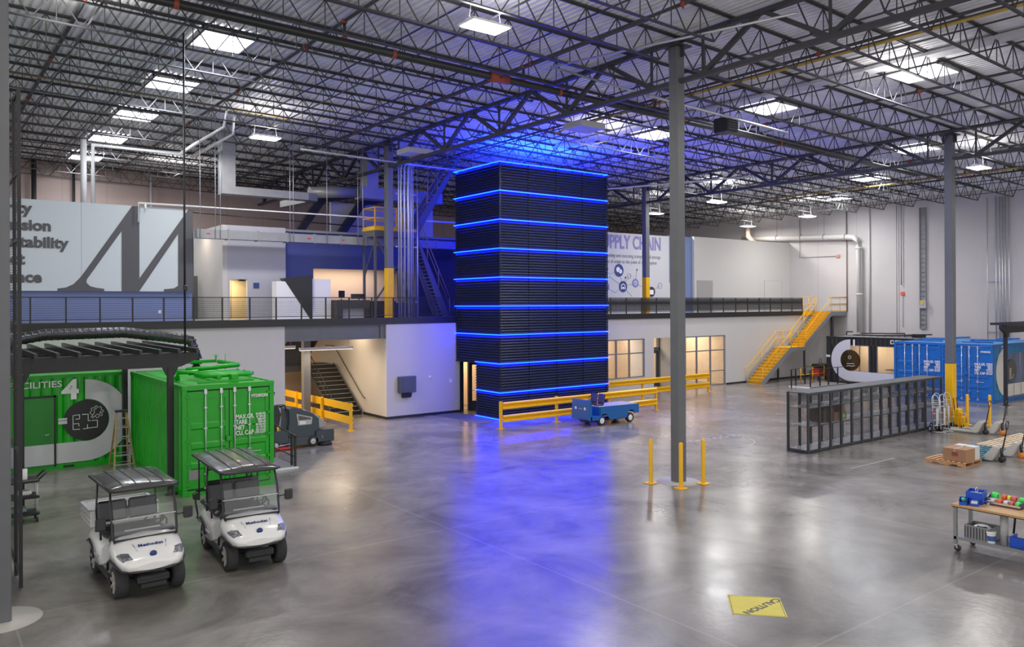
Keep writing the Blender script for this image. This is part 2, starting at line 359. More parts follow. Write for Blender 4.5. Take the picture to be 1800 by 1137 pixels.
# upper storey, plane v = VU
W = MB().box(VU and 32.0, 38.34, VU, VU + .2, 4.4, 9.24); struct('wall_supply_board', W, mat('board_white', (.56, .56, .58), .7))
struct('wall_blue_strip', MB().box(38.34, 40.75, VU + .15, VU + .3, 4.4, 9.3).box(24, 32, VU + .1, VU + .3, 4.4, 9.2), BLUEW)
struct('wall_upper_right', MB().box(40.75, UR, VU, VU + .2, 4.4, 9.34), mat('upper_white', (.56, .54, .52), .8))
struct('door_3', MB().box(41.0, 42.6, VU - .02, VU + .01, 4.4, 6.5), mat('grey_upper_door', (.35, .34, .34), .6))
o = struct('door_4', MB().box(48.3, 50.3, VU - .02, VU + .01, 4.4, 6.55), WALLW)
struct('trim_4', MB().box(48.25, 48.3, VU - .03, VU, 4.4, 6.6).box(50.3, 50.35, VU - .03, VU, 4.4, 6.6).box(48.3, 50.3, VU - .03, VU, 6.55, 6.6), mat('door_casing', (.5, .48, .47), .6))
struct('door_5', MB().box(38.4, 38.95, VU + .1, VU + .14, 4.4, 6.3), WALLW)
struct('wall_blue_left', MB().box(-14, 9.3, VU + .02, VU + .3, 4.4, 5.58), BLUEW)
# far core of the left mezzanine: pale box with a lit opening, blue wall with the lit lobby recess
struct('wall_core_side', MB().box(10.55, 10.75, VU, 40, 4.4, 8.42), mat('core_side_white', (.5, .48, .46), .8))
struct('wall_core_front', MB().box(10.75, 10.85, VU, VU + .2, 4.4, 6.12).box(11.6, 13.3, VU, VU + .2, 4.4, 6.12).box(10.75, 13.3, VU, VU + .2, 6.12, 8.42), mat('core_front_white', (.4, .4, .45), .8))
struct('wall_core_return', MB().box(-2, 10.55, 41, 41.2, 4.4, 8.3).box(10.55, 24, 38.5, 38.7, 4.4, 8.4), mat('core_grey', (.4, .38, .37), .8))
struct('wall_elevator_lobby', MB().box(10.9, 11.8, 36.0, 36.1, 4.4, 6.3), BEIGEW)
struct('ceiling_core', MB().box(10.75, 24, VU + .2, 38.5, 8.3, 8.4), GREY)
struct('wall_lobby_blue', MB().box(13.3, 14.72, VU + .3, VU + .5, 4.4, 8.4).box(14.72, 24, VU + .3, VU + .5, 6.68, 8.4), mat('lobby_blue', (.06, .08, .28), .7))
struct('wall_lobby_recess', MB().box(14.72, 20, 36.2, 36.3, 4.4, 6.9).box(14.6, 14.72, VU + .5, 36.2, 4.4, 6.9), BEIGEW)
struct('ceiling_lobby', MB().box(14.72, 20, VU + .5, 36.3, 6.85, 6.9), GREY)
struct('wall_lobby_dark', MB().box(20.0, 24.0, VU + .2, VU + .28, 4.4, 7.95), BASEB)
struct('door_6', MB().box(9.35, 10.45, 37.5, 37.56, 4.4, 6.35), mat('dark_corridor_door', (.1, .1, .1), .5))
struct('door_7', MB().box(10.92, 11.42, 35.9, 35.96, 4.4, 6.1).box(11.45, 12.2, 35.9, 35.96, 4.4, 6.1), mat('elevator_door', (.6, .5, .33), .35, .3))
area('lobby_glow', (16.8, 35.3, 6.82), 3.6, 85, (1, .82, .65), sy=.3)
area('elevator_glow', (11.25, 35.2, 6.2), .6, 60, (1, .8, .5), sy=.6)
area('mezzanine_downlight', (9.7, 36.5, 8.2), 1.2, 25, (1, .8, .6), sy=1)

# ------------------------------------------------------------------ columns
def column(u, v, ybands=None, z0=0, label='', ring=True, extra=None):
    t = thing('steel_column', label, 'column', (u, v, z0)); s = .155; top = rz(u) - .35 - z0
    MB().rbox(-s, s, -s, s, 0, top, .015).build('shaft', COLG, t)
    if ybands:
        a, b = ybands; MB().rbox(-s - .006, s + .006, -s - .006, s + .006, a, b, .015).build('yellow_wrap', YEL, t)
    MB().box(-.3, .3, -.3, .3, top, top + .04).box(-.02, .02, -.28, .28, top - .3, top).build('cap_plate', STEEL, t)
    if ring: MB().lathe((0, 0, 0), [(.6, .001), (.6, .006), (0, .006)], 40).build('grout_disc', mat('pale_grout', (.47, .44, .41), .7), t)
    if extra: extra(t)
    return t
column(17.2, 15.03, label='tall grey steel column rising inside the three yellow bollards')
column(33.8, 15.1, (0, 2.5), label='grey column with yellow lower part behind the hand trucks')
column(1.12, 15.05, label='grey column along the left edge of the view')
column(17.2, 31.9, (.0, 2.25), 4.4, 'grey column with yellow foot on the mezzanine beside the conduits', False)
column(33.8, 31.9, (.0, 2.1), 4.4, 'column with yellow foot on the mezzanine in front of the white sign wall', False)
# ------------------------------------------------------------------ roof framing
JS = 1.874
def joist_parts(t, L=16.6):
    du = -.024
    def P(x, z): return (x, 0, z + du * x)
    MB().bar(P(0, -.02), P(L, -.02), .11, .05).bar(P(0, -.045), P(L, -.045), .03, .06).build('top_chord', STEEL, t)
    MB().bar(P(.7, -.81), P(L - .7, -.81), .09, .035).build('bottom_chord', STEEL, t)
    wb = MB(); n = 14; x0, x1 = .7, L - .7; s = (x1 - x0) / n
    wb.bar(P(0, -.05), P(x0, -.8), .03)
    for i in range(n):
        a = x0 + i * s
        wb.bar(P(a, -.8), P(a + s / 2, -.05), .026); wb.bar(P(a + s / 2, -.05), P(a + s, -.8), .026); wb.bar(P(a + s / 2, -.05), P(a + s / 2, -.8), .02)
    wb.bar(P(x1, -.8), P(L, -.05), .03)
    wb.build('web', STEEL, t)
JL = {-16.0: None, .6: 'dark open-web roof joist in the left bay, over the carts and green containers', 17.2: 'dark open-web roof joist in the middle bay, between the two near columns', 33.8: 'dark open-web roof joist in the far right bay, next to the white end wall'}
proto = None
for u0, lab in JL.items():
    if not lab: continue
    grp = 'roof joists of the %s bay' % {.6: 'left', 17.2: 'middle', 33.8: 'right'}[u0]
    for k in range(-8, 19):
        v = 15.03 + k * JS
        if v > VB - .2: continue
        if u0 == .6 and v < 12.5: continue
        if u0 == 17.2 and v < 3.5: continue
        if u0 == 33.8 and v < 9: continue
        loc = (u0, v, rz(u0) - .01)
        if proto is None:
            proto = thing('roof_joist', lab, 'roof joist', loc, 0, grp); joist_parts(proto)
        else: dup(proto, loc, 0, lab, grp)
def girder(u, v0, label):
    z = rz(u) - .12; t = thing('girder_truss', label, 'girder', (u, v0, z)); L = JS * 9
    MB().bar((0, 0, -.05), (0, L, -.05), .16, .13).build('top_chord', STEEL, t)
    MB().bar((0, .16, -1.2), (0, L - .16, -1.2), .16, .12).build('bottom_chord', STEEL, t)
    wb = MB()
    for i in range(5):
        c = JS * (2 * i + .5)
        for k in (-1, 0, 1):
            e = c + k * JS * .95
            if -.3 < e < L + .3: wb.bar((0, c, -1.18), (0, min(max(e, 0), L), -.08), .12 if k else .06)
    wb.build('web', STEEL, t); return t
for u, v0, lab in ((17.2, 15.03, 'deep roof girder running back from the middle column above the tower'), (17.2, 15.03 - 9 * JS, 'deep roof girder running forward from the middle column overhead'), (17.2, 31.9, 'deep roof girder over the mezzanine beyond the conduits'),
                   (33.8, 15.03, 'deep roof girder running back from the yellow-footed right column'), (33.8, 15.03 - 9 * JS, 'deep roof girder running off the right edge from the right column'), (33.8, 31.9, 'deep roof girder at the far end of the right roof, over the white sign wall'),
                   (.6, 31.9, 'deep roof girder over the M sign wall at the far left'), (.6, 15.03, 'deep roof girder running back from the left edge column')):
    girder(u, v0, lab)
# cross bridging lines, both ways between the joists
for i, u in enumerate((3.6, 6.0, 11.2, 14.2, 19.8, 22.6, 28.6, 31.2, 36.4, 39.5, 44.4, 47.6)):
    v0 = 13.2 if u < 17 else 5 if u < 34 else 9
    b = MB().bar((0, v0, -.78), (0, VB, -.78), .035).bar((0, v0, -.09), (0, VB, -.09), .035)
    o = b.build('joist_bridging', STEEL); o.location = (u, 0, rz(u)); tag(o, 'thin dark bridging rods tying the roof joists together, running away from the viewer', 'bridging', 'bridging rods under the roof')
# ------------------------------------------------------------------ skylights and high bays
def skylight(u, v, lab, grp):
    z = rz(u); t = thing('skylight', lab, 'skylight', (u, v, z - .005), 0, grp); a, b = .78, .84
    MB().box(-a, a, -b, -b + .05, -.12, 0).box(-a, a, b - .05, b, -.12, 0).box(-a, -a + .05, -b, b, -.12, 0).box(a - .05, a, -b, b, -.12, 0).build('curb', LGREY, t)
    g = MB()
    for i in range(4): g.bar((-a, -b + .33 * (i + 1), -.1), (a, -b + .33 * (i + 1), -.1), .012)
    g.build('safety_grid', GREY, t)
    MB().box(-a + .05, a - .05, -b + .05, b - .05, -.08, -.03).build('diffuser', SKYM, t)
    return t
for i, (u, v) in enumerate(SKY):
    if u < 10: lab, g = ['glowing skylight nearest in the left row', 'second skylight of the left row', 'third skylight of the left row', 'fourth skylight of the left row, above the white vertical pipes', 'farthest skylight of the left row, near the back wall'][i], 'left row of skylights'
    elif u < 30: lab, g = ['large skylight high at the right, nearest of its row', 'skylight just right of the middle column', 'skylight behind the middle column in the blue glow'][i - 5], 'middle row of skylights'
    else: lab, g = ['skylight just left of the yellow-footed right column', 'small far skylight right of the middle column', 'far skylight midway between the middle and right columns', 'farthest skylight by the white end wall'][i - 8], 'far skylights on the right'
    skylight(u, v, lab, g)
def highbay(u, v, lab, vis=True):
    z = rz(u) - 1.2; t = thing('high_bay_light', lab, 'ceiling light', (u, v, z), 0, 'high bay lights')
    MB().rbox(-.55, .55, -.33, .33, 0, .05, .01).box(-.5, .5, -.08, .08, .05, .12).build('housing', WHITE, t)
    MB().box(-.5, .5, -.29, -.03, -.02, 0).box(-.5, .5, .03, .29, -.02, 0).build('tubes', LAMPM, t)
    MB().bar((-.45, 0, .1), (-.3, 0, 1.15), .012).bar((.45, 0, .1), (.3, 0, 1.15), .012).build('hanger_wires', GREY, t)
HB = {(10.75, 15.2): 'bright double-tube high bay light nearest the viewer, left of centre', (11, 30.3): 'high bay light hanging above the left mezzanine', (37.2, 15.4): 'high bay light just right of the right column',
      (38.5, 35.5): 'small far high bay light between tower and middle column', (37.3, 29.6): 'far high bay light right of the middle column', (46.7, 29.8): 'high bay light near the corner of the white walls', (48.6, 35.8): 'small high bay light above the upper white wall'}
for k, lab in HB.items(): highbay(*k, lab)
# ================================================================== LOUVRED TOWER
T = thing('louvred_tower', 'tall black louvred tower banded with glowing blue light lines', 'tower', (20.15, 27.49, 0))
TW, TD, TH = 6.35, 3.5, 11.12
CORE = mat('tower_core', (.003, .004, .012), .6); SLAT = mat('tower_slats', (.010, .015, .05), .4, .0, spec=.35)
MB().box(.06, TW - .06, .06, TD, 2.5, TH - .05).box(.06, TW - .06, .06, 1.85, 0, 2.5).box(1.9, TW - .06, 1.85, TD, 0, 2.5).build('core', CORE, T)
ZS = [TH - 1.24 * k for k in range(9)] + [.05]
for i in range(9):
    z1, z0 = ZS[i] - .03, ZS[i + 1] + .03
    b = MB(); n = 10; p = (z1 - z0) / n; dl = TD if i < 7 else 1.88
    for k in range(n):
        z = z0 + k * p
        b.prism([(-.0, z + .015), (.07, z + p * .92), (.09, z + p * .92), (.09, z), (-.0, z)], .02, TW, 'yz')       # front slats
        b.prism([(-.0, z + .015), (.07, z + p * .92), (.09, z + p * .92), (.09, z), (-.0, z)], .02, dl, 'xz')       # left slats
        b.box(TW - .09, TW, 0, TD, z, z + p * .85)
    if i == 6: b.box(0, 1.95, 1.88, TD, 2.38, 2.44)
    b.build('louvre_band', SLAT, T)
sm = MB()
for x in (1.6, 3.2, 4.8): sm.box(x - .006, x + .006, -.003, .05, .05, TH)
sm.box(-.01, .02, -.01, .02, .05, TH); sm.box(TW - .02, TW + .01, -.01, .02, .05, TH).build('corner_trim', CORE, T)
for i, z in enumerate(ZS):
    dl = TD if i < 7 else 1.88
    MB().box(-.035, TW + .035, -.035, 0, z - .017, z + .017).box(-.035, 0, 0, dl, z - .017, z + .017).build('light_line', LEDM, T)
    if z > 5: MB().box(-.035, TW + .035, TD + .04, TD + .075, z - .017, z + .017).box(TW, TW + .035, 0, TD + .04, z - .017, z + .017).build('light_line', LEDM, T)
# ================================================================== GUARD RAILS
RAILP = [(0, 0), (.02, .0), (.085, .035), (.085, .08), (.015, .115), (.015, .145), (.045, .155), (.015, .165), (.015, .185), (.085, .22), (.085, .265), (.02, .30), (0, .30)]
def guard_rail(label, loc, L, posts, rot=0, side=-1):
    t = thing('guard_rail', label, 'guard rail', loc, rot)
    for p in posts:
        MB().rbox(p - .055, p + .055, -.05, .05, .015, 1.08, .008).box(p - .14, p + .14, -.12, .12, 0, .015).box(p - .06, p + .06, -.055, .055, 1.08, 1.09).build('post', YEL, t)
    for z in (.76, .24):
        MB().prism([(side * (.05 + a), z + b) for a, b in RAILP], posts[0] + .05 if posts[0] < .1 else 0, L - .05, 'yz').build('rail', YEL, t)
    return t
guard_rail('yellow two-rail guard rail in front of the tower, behind the blue utility truck', (18.92, 25.8, 0), 9.05, [0, 2.93, 6.0, 9.05])
guard_rail('yellow two-rail guard rail further back, passing behind the middle column', (26.9, 29.3, 0), 9.2, [0, 3.85, 9.2])
guard_rail('yellow two-rail guard rail running into the stair hall beside the floor scrubber', (13.97, 29.13, 0), 8.4, [0, 2.8, 5.6, 8.4], PI / 2)
# ================================================================== BOLLARDS
def bollard(x, y, label, plate=True):
    t = thing('bollard', label, 'bollard', (x, y, 0))
    MB().lathe((0, 0, 0), [(.057, .02), (.057, 1.2), (.05, 1.225), (.03, 1.24), (0, 1.245)], 18).build('pipe', YEL, t)
    if plate: MB().rbox(-.15, .15, -.15, .15, 0, .022, .008).build('base_plate', YEL, t)
    return t
bollard(16.42, 15.35, 'yellow bollard left of the middle column'); bollard(16.6, 14.42, 'yellow bollard nearest the viewer in front of the middle column'); bollard(17.52, 14.42, 'yellow bollard right of the middle column')
bollard(34.3, 14.68, 'yellow bollard touching the right side of the yellow-footed column'); bollard(34.75, 14.02, 'yellow bollard standing free between the column and the pallet jacks')
# ================================================================== CONTAINERS
def corrug(L, z0, z1, d=.036, per=.28):
    """profile of a corrugated panel: list of (along, depth)"""
    n = max(2, int(L / per)); p = L / n; out = []
    for i in range(n): a = i * p; out += [(a, 0), (a + p * .25, 0), (a + p * .5, d), (a + p * .75, d)]
    out.append((L, 0)); return out
def side_panel(mb, L, x, z0, z1, sgn, y0=0):
    pr = corrug(L, z0, z1)
    for (a, da), (b, db) in zip(pr, pr[1:]):
        mb.face([(x + sgn * da, y0 + a, z0), (x + sgn * db, y0 + b, z0), (x + sgn * db, y0 + b, z1), (x + sgn * da, y0 + a, z1)])
def container(label, loc, rot, L, m, doors=True, left=True, right=True, roofm=None, vents=False):
    t = thing('shipping_container', label, 'shipping container', loc, rot); Wd, H = 2.44, 2.9
    f = MB()
    for x in (0, Wd):
        sx = x if x == 0 else x - .12
        for y in (0, L - .1): f.box(sx, sx + .12, y, y + .1, 0, H)
        f.box(x if x == 0 else x - .06, (x if x else 0) + (.06 if x == 0 else 0), .1, L - .1, 0, .15).box(x if x == 0 else x - .06, x + (.06 if x == 0 else 0), .1, L - .1, H - .1, H)
    for y in (0, L - .1): f.box(.12, Wd - .12, y, y + .1, 0, .15).box(.12, Wd - .12, y, y + .1, H - .13, H)
    f.build('frame', m, t)
    c = MB()
    for x in (-.01, Wd - .16):
        for y in (-.01, L - .15):
            for z in (0, H - .12): c.rbox(x, x + .17, y, y + .17, z, z + .125, .012)
    c.build('corner_castings', m, t)
    if left: b = MB(); side_panel(b, L - .2, .012, .15, H - .1, 1, .1); b.build('side_panel', m, t)
    if right: b = MB(); side_panel(b, L - .2, Wd - .012, .15, H - .1, -1, .1); b.build('side_panel', m, t)
    b = MB(); pr = corrug(L - .2, 0, 0, .02, .42)
    for (a, da), (bb, db) in zip(pr, pr[1:]): b.face([(.06, .1 + a, H - .02 - da), (Wd - .06, .1 + a, H - .02 - da), (Wd - .06, .1 + bb, H - .02 - db), (.06, .1 + bb, H - .02 - db)])
    b.build('roof', roofm or m, t)
    MB().box(.06, Wd - .06, .1, L - .1, .1, .15).build('container_floor', m, t)
    MB().box(.1, Wd - .1, L - .06, L - .03, .15, H - .13).build('end_panel', m, t)
    if doors:
        for k in (0, 1):
            x0 = .13 + k * 1.095; x1 = x0 + 1.085; d = MB().box(x0, x1, .05, .09, .17, H - .15)
            zz = [.17, .62, 1.12, 1.62, 2.12, H - .15]
            d.box(x0, x1, .03, .05, .17, .34).box(x0, x1, .03, .05, H - .36, H - .15).box(x0, x0 + .1, .03, .05, .34, H - .36).box(x1 - .1, x1, .03, .05, .34, H - .36)
            for z in (.78, 1.3, 1.82):   # pressed horizontal recesses
                d.prism([(.05, z - .1), (.02, z - .06), (.02, z + .06), (.05, z + .1)], x0 + .1, x1 - .1, 'yz')
            dd = d.build('door', m, t)
            h = MB(); xh = x0 if k == 0 else x1
            for z in (.3, .85, 1.45, 2.05, 2.6): h.rbox(xh - .06, xh + .06, -.012, .05, z - .035, z + .035, .008)
            h.build('hinges', m, dd)
            for x in ((x0 + .46, x0 + .87) if k == 0 else (x0 + .13, x0 + .53)):
                r_ = MB().tube([(x, -.012, .1), (x, -.012, H - .1)], .017).rbox(x - .04, x + .04, -.03, .03, .1, .2, .006).rbox(x - .04, x + .04, -.03, .03, H - .24, H - .12, .006)
                for z in (.55, 1.1, 1.75, 2.3): r_.rbox(x - .045, x + .045, -.02, .03, z - .018, z + .018, .004)
                r_.build('locking_rod', GALV, dd)
            xm = x0 + .87 if k == 0 else x0 + .53
            MB().tube([(xm, -.03, 1.02), (xm - .25 if k == 0 else xm + .3, -.045, 1.02)], .013).rbox(xm - .05, xm + .06, -.06, -.02, .99, 1.05, .006).build('handle', GALV, dd)
        MB().box(.13, Wd - .13, .025, .05, H - .165, H - .145).box(Wd / 2 - .012, Wd / 2 + .012, .025, .05, .17, H - .15).box(.12, .135, .025, .05, .17, H - .15).box(.13, Wd - .13, .025, .05, .16, .18).build('door_gasket', RUB, t)
        MB().rbox(Wd / 2 - .1, Wd / 2 + .06, -.03, .03, 1.36, 1.5, .01).build('lock_box', m, t)
    return t
def spec_text(t, x, z, m=WTXT, s=1.0, num=None, nx=None):
    for i, w_ in enumerate(('MAX.GR.', 'TARE', 'NET', 'CU. CAP')):
        text(w_, .165 * s, (x, -.035, z - i * .147 * s), FV, m, t, 'lettering', 'LEFT', .78, .004)
    for i, w_ in enumerate(('30 480 KG', '67 200 LB', '2280 KG', '5030 LB', '28 200 KG', '62 170 LB', '33.2 CU.M', '1170 CU.FT')):
        text(w_, .078 * s, (x + .82 * s, -.035, z + .07 - i * .073 * s), FV, m, t, 'lettering', 'RIGHT', .8, .003)
    if num: text(num, .115, (nx, -.035, 2.49), FV, m, t, 'lettering', 'LEFT', .78, .003)
GREENR = mat('green_roof_paint', (.05, .42, .06), .4)
g1 = container('bright green shipping container standing behind the right golf cart, doors towards the viewer', (5.65, 21.73, 0), 0, 6.06, GREEN)
spec_text(g1, 1.37, 1.93, num='MTD892303', nx=1.8)
MB().box(.17, .42, .025, .05, .42, .68).build('data_plate', GREY, g1)
mf = MB()   # painted pipework on the roof
for y in (.9, 1.25, 1.6, 2.2): mf.tube([(.75, y, 3.05), (2.1, y, 3.05), (2.25, y + .3, 3.05)], .055, 10)
mf.tube([(.8, 2.6, 3.12), (2.3, 2.6, 3.2), (2.3, 4.5, 3.2)], .07, 10).tube([(1.2, .8, 3.0), (1.2, 3.2, 3.0)], .06, 10).tube([(.35, 1.8, 2.9), (.35, 1.8, 3.12), (.9, 1.8, 3.12)], .07, 12).lathe((.35, 2.1, 2.9), [(.13, 0), (.13, .12), (0, .12)], 16)
mf.rbox(1.45, 1.65, .55, .8, 2.9, 3.1, .015).box(.5, 2.0, .35, .42, 2.9, 2.96).tube([(2.2, 3.5, 2.9), (2.2, 3.5, 3.5)], .012).tube([(1.4, 4.8, 3.2), (2.3, 4.8, 3.2), (2.3, 4.8, 3.4)], .05)
mf.build('roof_pipework', GREEN, g1)
g2 = container('green container with its long side to the viewer, lettered FACILITIES 4', (5.58, 27.9, 0), PI / 2, 6.06, GREEN, doors=False)
# graphics are built in the container frame: local y runs to -u, the face is local x = 0, so use world placed children
def child_world(o, parent):
    o.parent = parent; bpy.context.view_layer.update(); o.matrix_parent_inverse = parent.matrix_world.inverted(); return o
FX = 27.892
def on_face(mb, name, m, parent, label=None):
    o = mb.build(name, m); child_world(o, parent)
    if label: o['label'] = label
    return o
SILV = mat('silver_vinyl', (.55, .56, .58), .4)
BLKV = mat('black_vinyl', (.02, .02, .022), .4)
def face_text(s, size, loc, rot, m, parent, **k):
    o = text(s, size, loc, rot, m, None, **k); child_world(o, parent); return o
face_text('FACILITIES', .27, (3.73, FX - .006, 2.53), FV, WTXT, g2, ax='RIGHT', sx=1.15, bold=.004)
face_text('4', .82, (3.73, FX - .006, 2.15), FV, WTXT, g2, ax='LEFT', sx=1.1, bold=.03)
arc = [(4.36 + 1.27 * math.cos(a), 1.45 + 1.27 * math.sin(a)) for a in [PI / 2 - PI * i / 24 for i in range(25)]]
arc = [(4.36, 2.72)] + arc + [(2.3, .18), (2.3, .8), (4.36, .8)] + [(4.38 + .66 * math.cos(a), 1.45 + .66 * math.sin(a)) for a in [-PI / 2 + PI * i / 16 for i in range(17)]] + [(4.36, 2.11)]
on_face(MB().prism([p for p in arc if p[0] < 5.5] , FX - .004, FX + .004, 'xz'), 'swoosh_graphic', SILV, g2)
on_face(MB().prism(circle(4.39, 1.45, .63, 40), FX - .012, FX - .005, 'xz'), 'round_graphic', BLKV, g2)
ic = MB(); Y0, Y1 = FX - .02, FX - .013
def line2(mb, pts, wd, t0, t1, plane='xz'):
    for a, b in zip(pts, pts[1:]):
        dx, dz = b[0] - a[0], b[1] - a[1]; l = math.hypot(dx, dz)
        if l < 1e-5: continue
        nx, nz = -dz / l * wd / 2, dx / l * wd / 2; ex, ez = dx / l * wd / 2, dz / l * wd / 2
        mb.prism([(a[0] - ex + nx, a[1] - ez + nz), (b[0] + ex + nx, b[1] + ez + nz), (b[0] + ex - nx, b[1] + ez - nz), (a[0] - ex - nx, a[1] - ez - nz)], t0, t1, plane)
line2(ic, [(4.02, 1.62), (4.02, 1.18), (4.2, 1.18)], .018, Y0, Y1); line2(ic, [(4.3, 1.18), (4.55, 1.2), (4.7, 1.2), (4.7, 1.42), (4.55, 1.42)], .018, Y0, Y1)
line2(ic, [(4.02, 1.62), (4.2, 1.63), (4.2, 1.5), (4.1, 1.5)], .018, Y0, Y1); line2(ic, [(4.28, 1.63), (4.44, 1.63), (4.44, 1.42), (4.5, 1.42)], .018, Y0, Y1); line2(ic, [(4.02, 1.36), (4.18, 1.36), (4.18, 1.28)], .018, Y0, Y1); line2(ic, [(4.42, 1.2), (4.42, 1.3)], .018, Y0, Y1)
gp = [(4.68 + (.19 if i % 4 < 2 else .15) * math.cos(i * PI / 16), 1.68 + (.19 if i % 4 < 2 else .15) * math.sin(i * PI / 16)) for i in range(33)]
line2(ic, gp, .014, Y0, Y1); line2(ic, [(4.52, 1.52), (4.62, 1.66), (4.6, 1.74), (4.68, 1.8)], .014, Y0, Y1); line2(ic, [(4.56, 1.49), (4.68, 1.6), (4.76, 1.6), (4.8, 1.7)], .014, Y0, Y1)
on_face(ic, 'floor_plan_icon', WTXT, g2)
on_face(MB().prism([(3.62, 1.38), (3.86, 1.38), (3.86, 1.48), (3.62, 1.48)], FX - .02, FX - .013, 'xz').prism([(3.62, 1.5), (3.86, 1.5), (3.86, 1.56), (3.62, 1.56)], FX - .02, FX - .013, 'xz'), 'badge_plates', SILV, g2)
o = on_face(MB().box(2.62, 3.5, FX - .03, FX, .12, 2.22), 'door', GREEND, g2)
h = MB().tube([(3.4, FX - .03, 1.1), (3.4, FX - .09, 1.1), (3.26, FX - .09, 1.1)], .014).lathe((3.4, FX - .03, 1.1), [(.035, -.01), (.035, 0)], 12, 'y').build('door_handle', CHROME); child_world(h, o)
on_face(MB().prism([(2.62, .18), (3.5, .18), (3.5, .8), (2.62, .8)], FX - .036, FX - .031, 'xz'), 'door_graphic', SILV, g2)
on_face(MB().box(3.5, 3.56, FX - .035, FX, .1, 2.28).box(2.56, 2.62, FX - .035, FX, .1, 2.28).box(2.56, 3.56, FX - .035, FX, 2.22, 2.28), 'door_frame', BLACK, g2)
on_face(MB().box(3.75, 4.05, FX - .006, FX, .04, .11), 'fork_pocket', BLACK, g2)
b1 = container('blue shipping container, left of the pair, behind the wire lockers', (42.2, 21.78, 0), -PI / 2, 6.06, BLUEC, roofm=mat('blue_roof', (.1, .3, .6), .4))
spec_text(b1, 1.6, 1.86)
b2 = container('right container of the blue pair, a 2 and round graphic on its side', (42.2, 19.32, 0), -PI / 2, 6.06, BLUEC, right=False, roofm=MATS['blue_roof'])
spec_text(b2, 1.62, 1.86, num='MTD892302', nx=1.9)
for t in (b1, b2):
    MB().tube([(.6, 1, 2.95), (2, 1.2, 2.95)], .04).tube([(.5, 2.2, 3.0), (2.1, 2.5, 3.0)], .05).tube([(1, 4, 3.0), (2, 4.4, 3.05)], .04).rbox(.9, 1.1, 1.7, 1.9, 2.88, 3.0, .01).build('roof_pipework', BLUEC, t)
# right face (v = 16.88) of the pair, facing the viewer's side: header, storefront, graphics
sd = MB(); pr = corrug(1.5, 0, 0)
for (a, da), (bb, db) in zip(pr, pr[1:]): sd.face([(42.3 + a, 16.9 + da, .15), (42.3 + bb, 16.9 + db, .15), (42.3 + bb, 16.9 + db, 2.8), (42.3 + a, 16.9 + da, 2.8)])
pr = corrug(4.3, 0, 0)
for (a, da), (bb, db) in zip(pr, pr[1:]): sd.face([(43.8 + a, 16.9 + da, 2.4), (43.8 + bb, 16.9 + db, 2.4), (43.8 + bb, 16.9 + db, 2.8), (43.8 + a, 16.9 + da, 2.8)])
sd.box(46.2, 48.2, 16.9, 16.95, .15, 2.4); on_face(sd, 'side_panel', mat('light_blue_side_paint', (.02, .2, .48), .4), b2)
on_face(MB().box(43.8, 46.2, 16.89, 16.93, .15, .2).box(43.8, 43.86, 16.89, 16.94, .15, 2.4).box(44.7, 44.74, 16.89, 16.93, .15, 2.4).box(45.55, 45.6, 16.89, 16.94, .15, 2.4), 'storefront_frame', ALU, b2)
on_face(MB().box(43.86, 46.2, 16.905, 16.915, .2, 2.4), 'storefront_glass', GLASS, b2)
on_face(MB().box(42.4, 48, 18.9, 18.95, .2, 2.7), 'inner_wall', BEIGEW, b2)
area('container_glow', (45, 18, 2.7), 1.5, 55, (1, .85, .68), sy=.8)
on_face(MB().prism([(43.86, 2.35)] + [(43.86 + 1.25 * math.cos(a), 1.5 + 1.25 * math.sin(a)) for a in [PI / 2 + .05 + PI * i / 20 * .93 for i in range(21)]] + [(43.86, .2)], 16.885, 16.895, 'xz'), 'swoosh_graphic', mat('cream_vinyl', (.7, .68, .62), .5), b2)
on_face(MB().prism([(43.9, .25), (46.2, .25), (46.2, .85), (43.9, .85)], 16.89, 16.9, 'xz'), 'white_band_graphic', MATS['cream_vinyl'], b2)
on_face(MB().prism(circle(44.4, 1.5, .6, 30), 16.875, 16.884, 'xz'), 'round_graphic', mat('bronze_vinyl', (.09, .075, .06), .4), b2)
ic = MB(); 
for dz in (0, .16, .32): line2(ic, [(44.15, 1.2 + dz), (44.3, 1.2 + dz), (44.3, 1.32 + dz), (44.15, 1.32 + dz), (44.15, 1.2 + dz)], .02, 16.865, 16.874)
line2(ic, [(44.1, 1.14), (44.45, 1.14), (44.62, 1.3)], .02, 16.865, 16.874); on_face(ic, 'shelf_icon', WTXT, b2)
face_text('2', .62, (43.25, 16.885, 2.42), FV, WTXT, b2, sx=1.2, bold=.03)
# black container 1
k1 = container('black container with glazed front, marked with a 1 and a pale arc', (45.9, 21.92, 0), 0, 6.06, BLACK, doors=False, left=False, roofm=GREY)
BX = 45.9
def uface(mb, name, m, label=None): return on_face(mb, name, m, k1, label)
sd = MB()
def vpan(v0, v1, z0, z1):
    pr = corrug(v1 - v0, 0, 0)
    for (a, da), (bb, db) in zip(pr, pr[1:]): sd.face([(BX + da, v0 + a, z0), (BX + db, v0 + bb, z0), (BX + db, v0 + bb, z1), (BX + da, v0 + a, z1)])
vpan(22.0, 27.9, 2.38, 2.82); vpan(27.12, 27.9, .15, 2.38); vpan(24.72, 25.2, .15, 2.38); vpan(22.0, 22.9, .15, 2.38)
uface(sd, 'side_panel', BLACK)
fr = MB()
for v in (27.1, 26.42, 25.8, 25.22, 24.7, 22.92): fr.box(BX - .01, BX + .04, v - .025, v + .025, .12, 2.4)
fr.box(BX - .01, BX + .04, 25.2, 27.1, 2.35, 2.4).box(BX - .01, BX + .04, 22.9, 24.7, 2.35, 2.4).box(BX - .01, BX + .04, 22.9, 24.7, .78, .82)
uface(fr, 'storefront_frame', ALU)
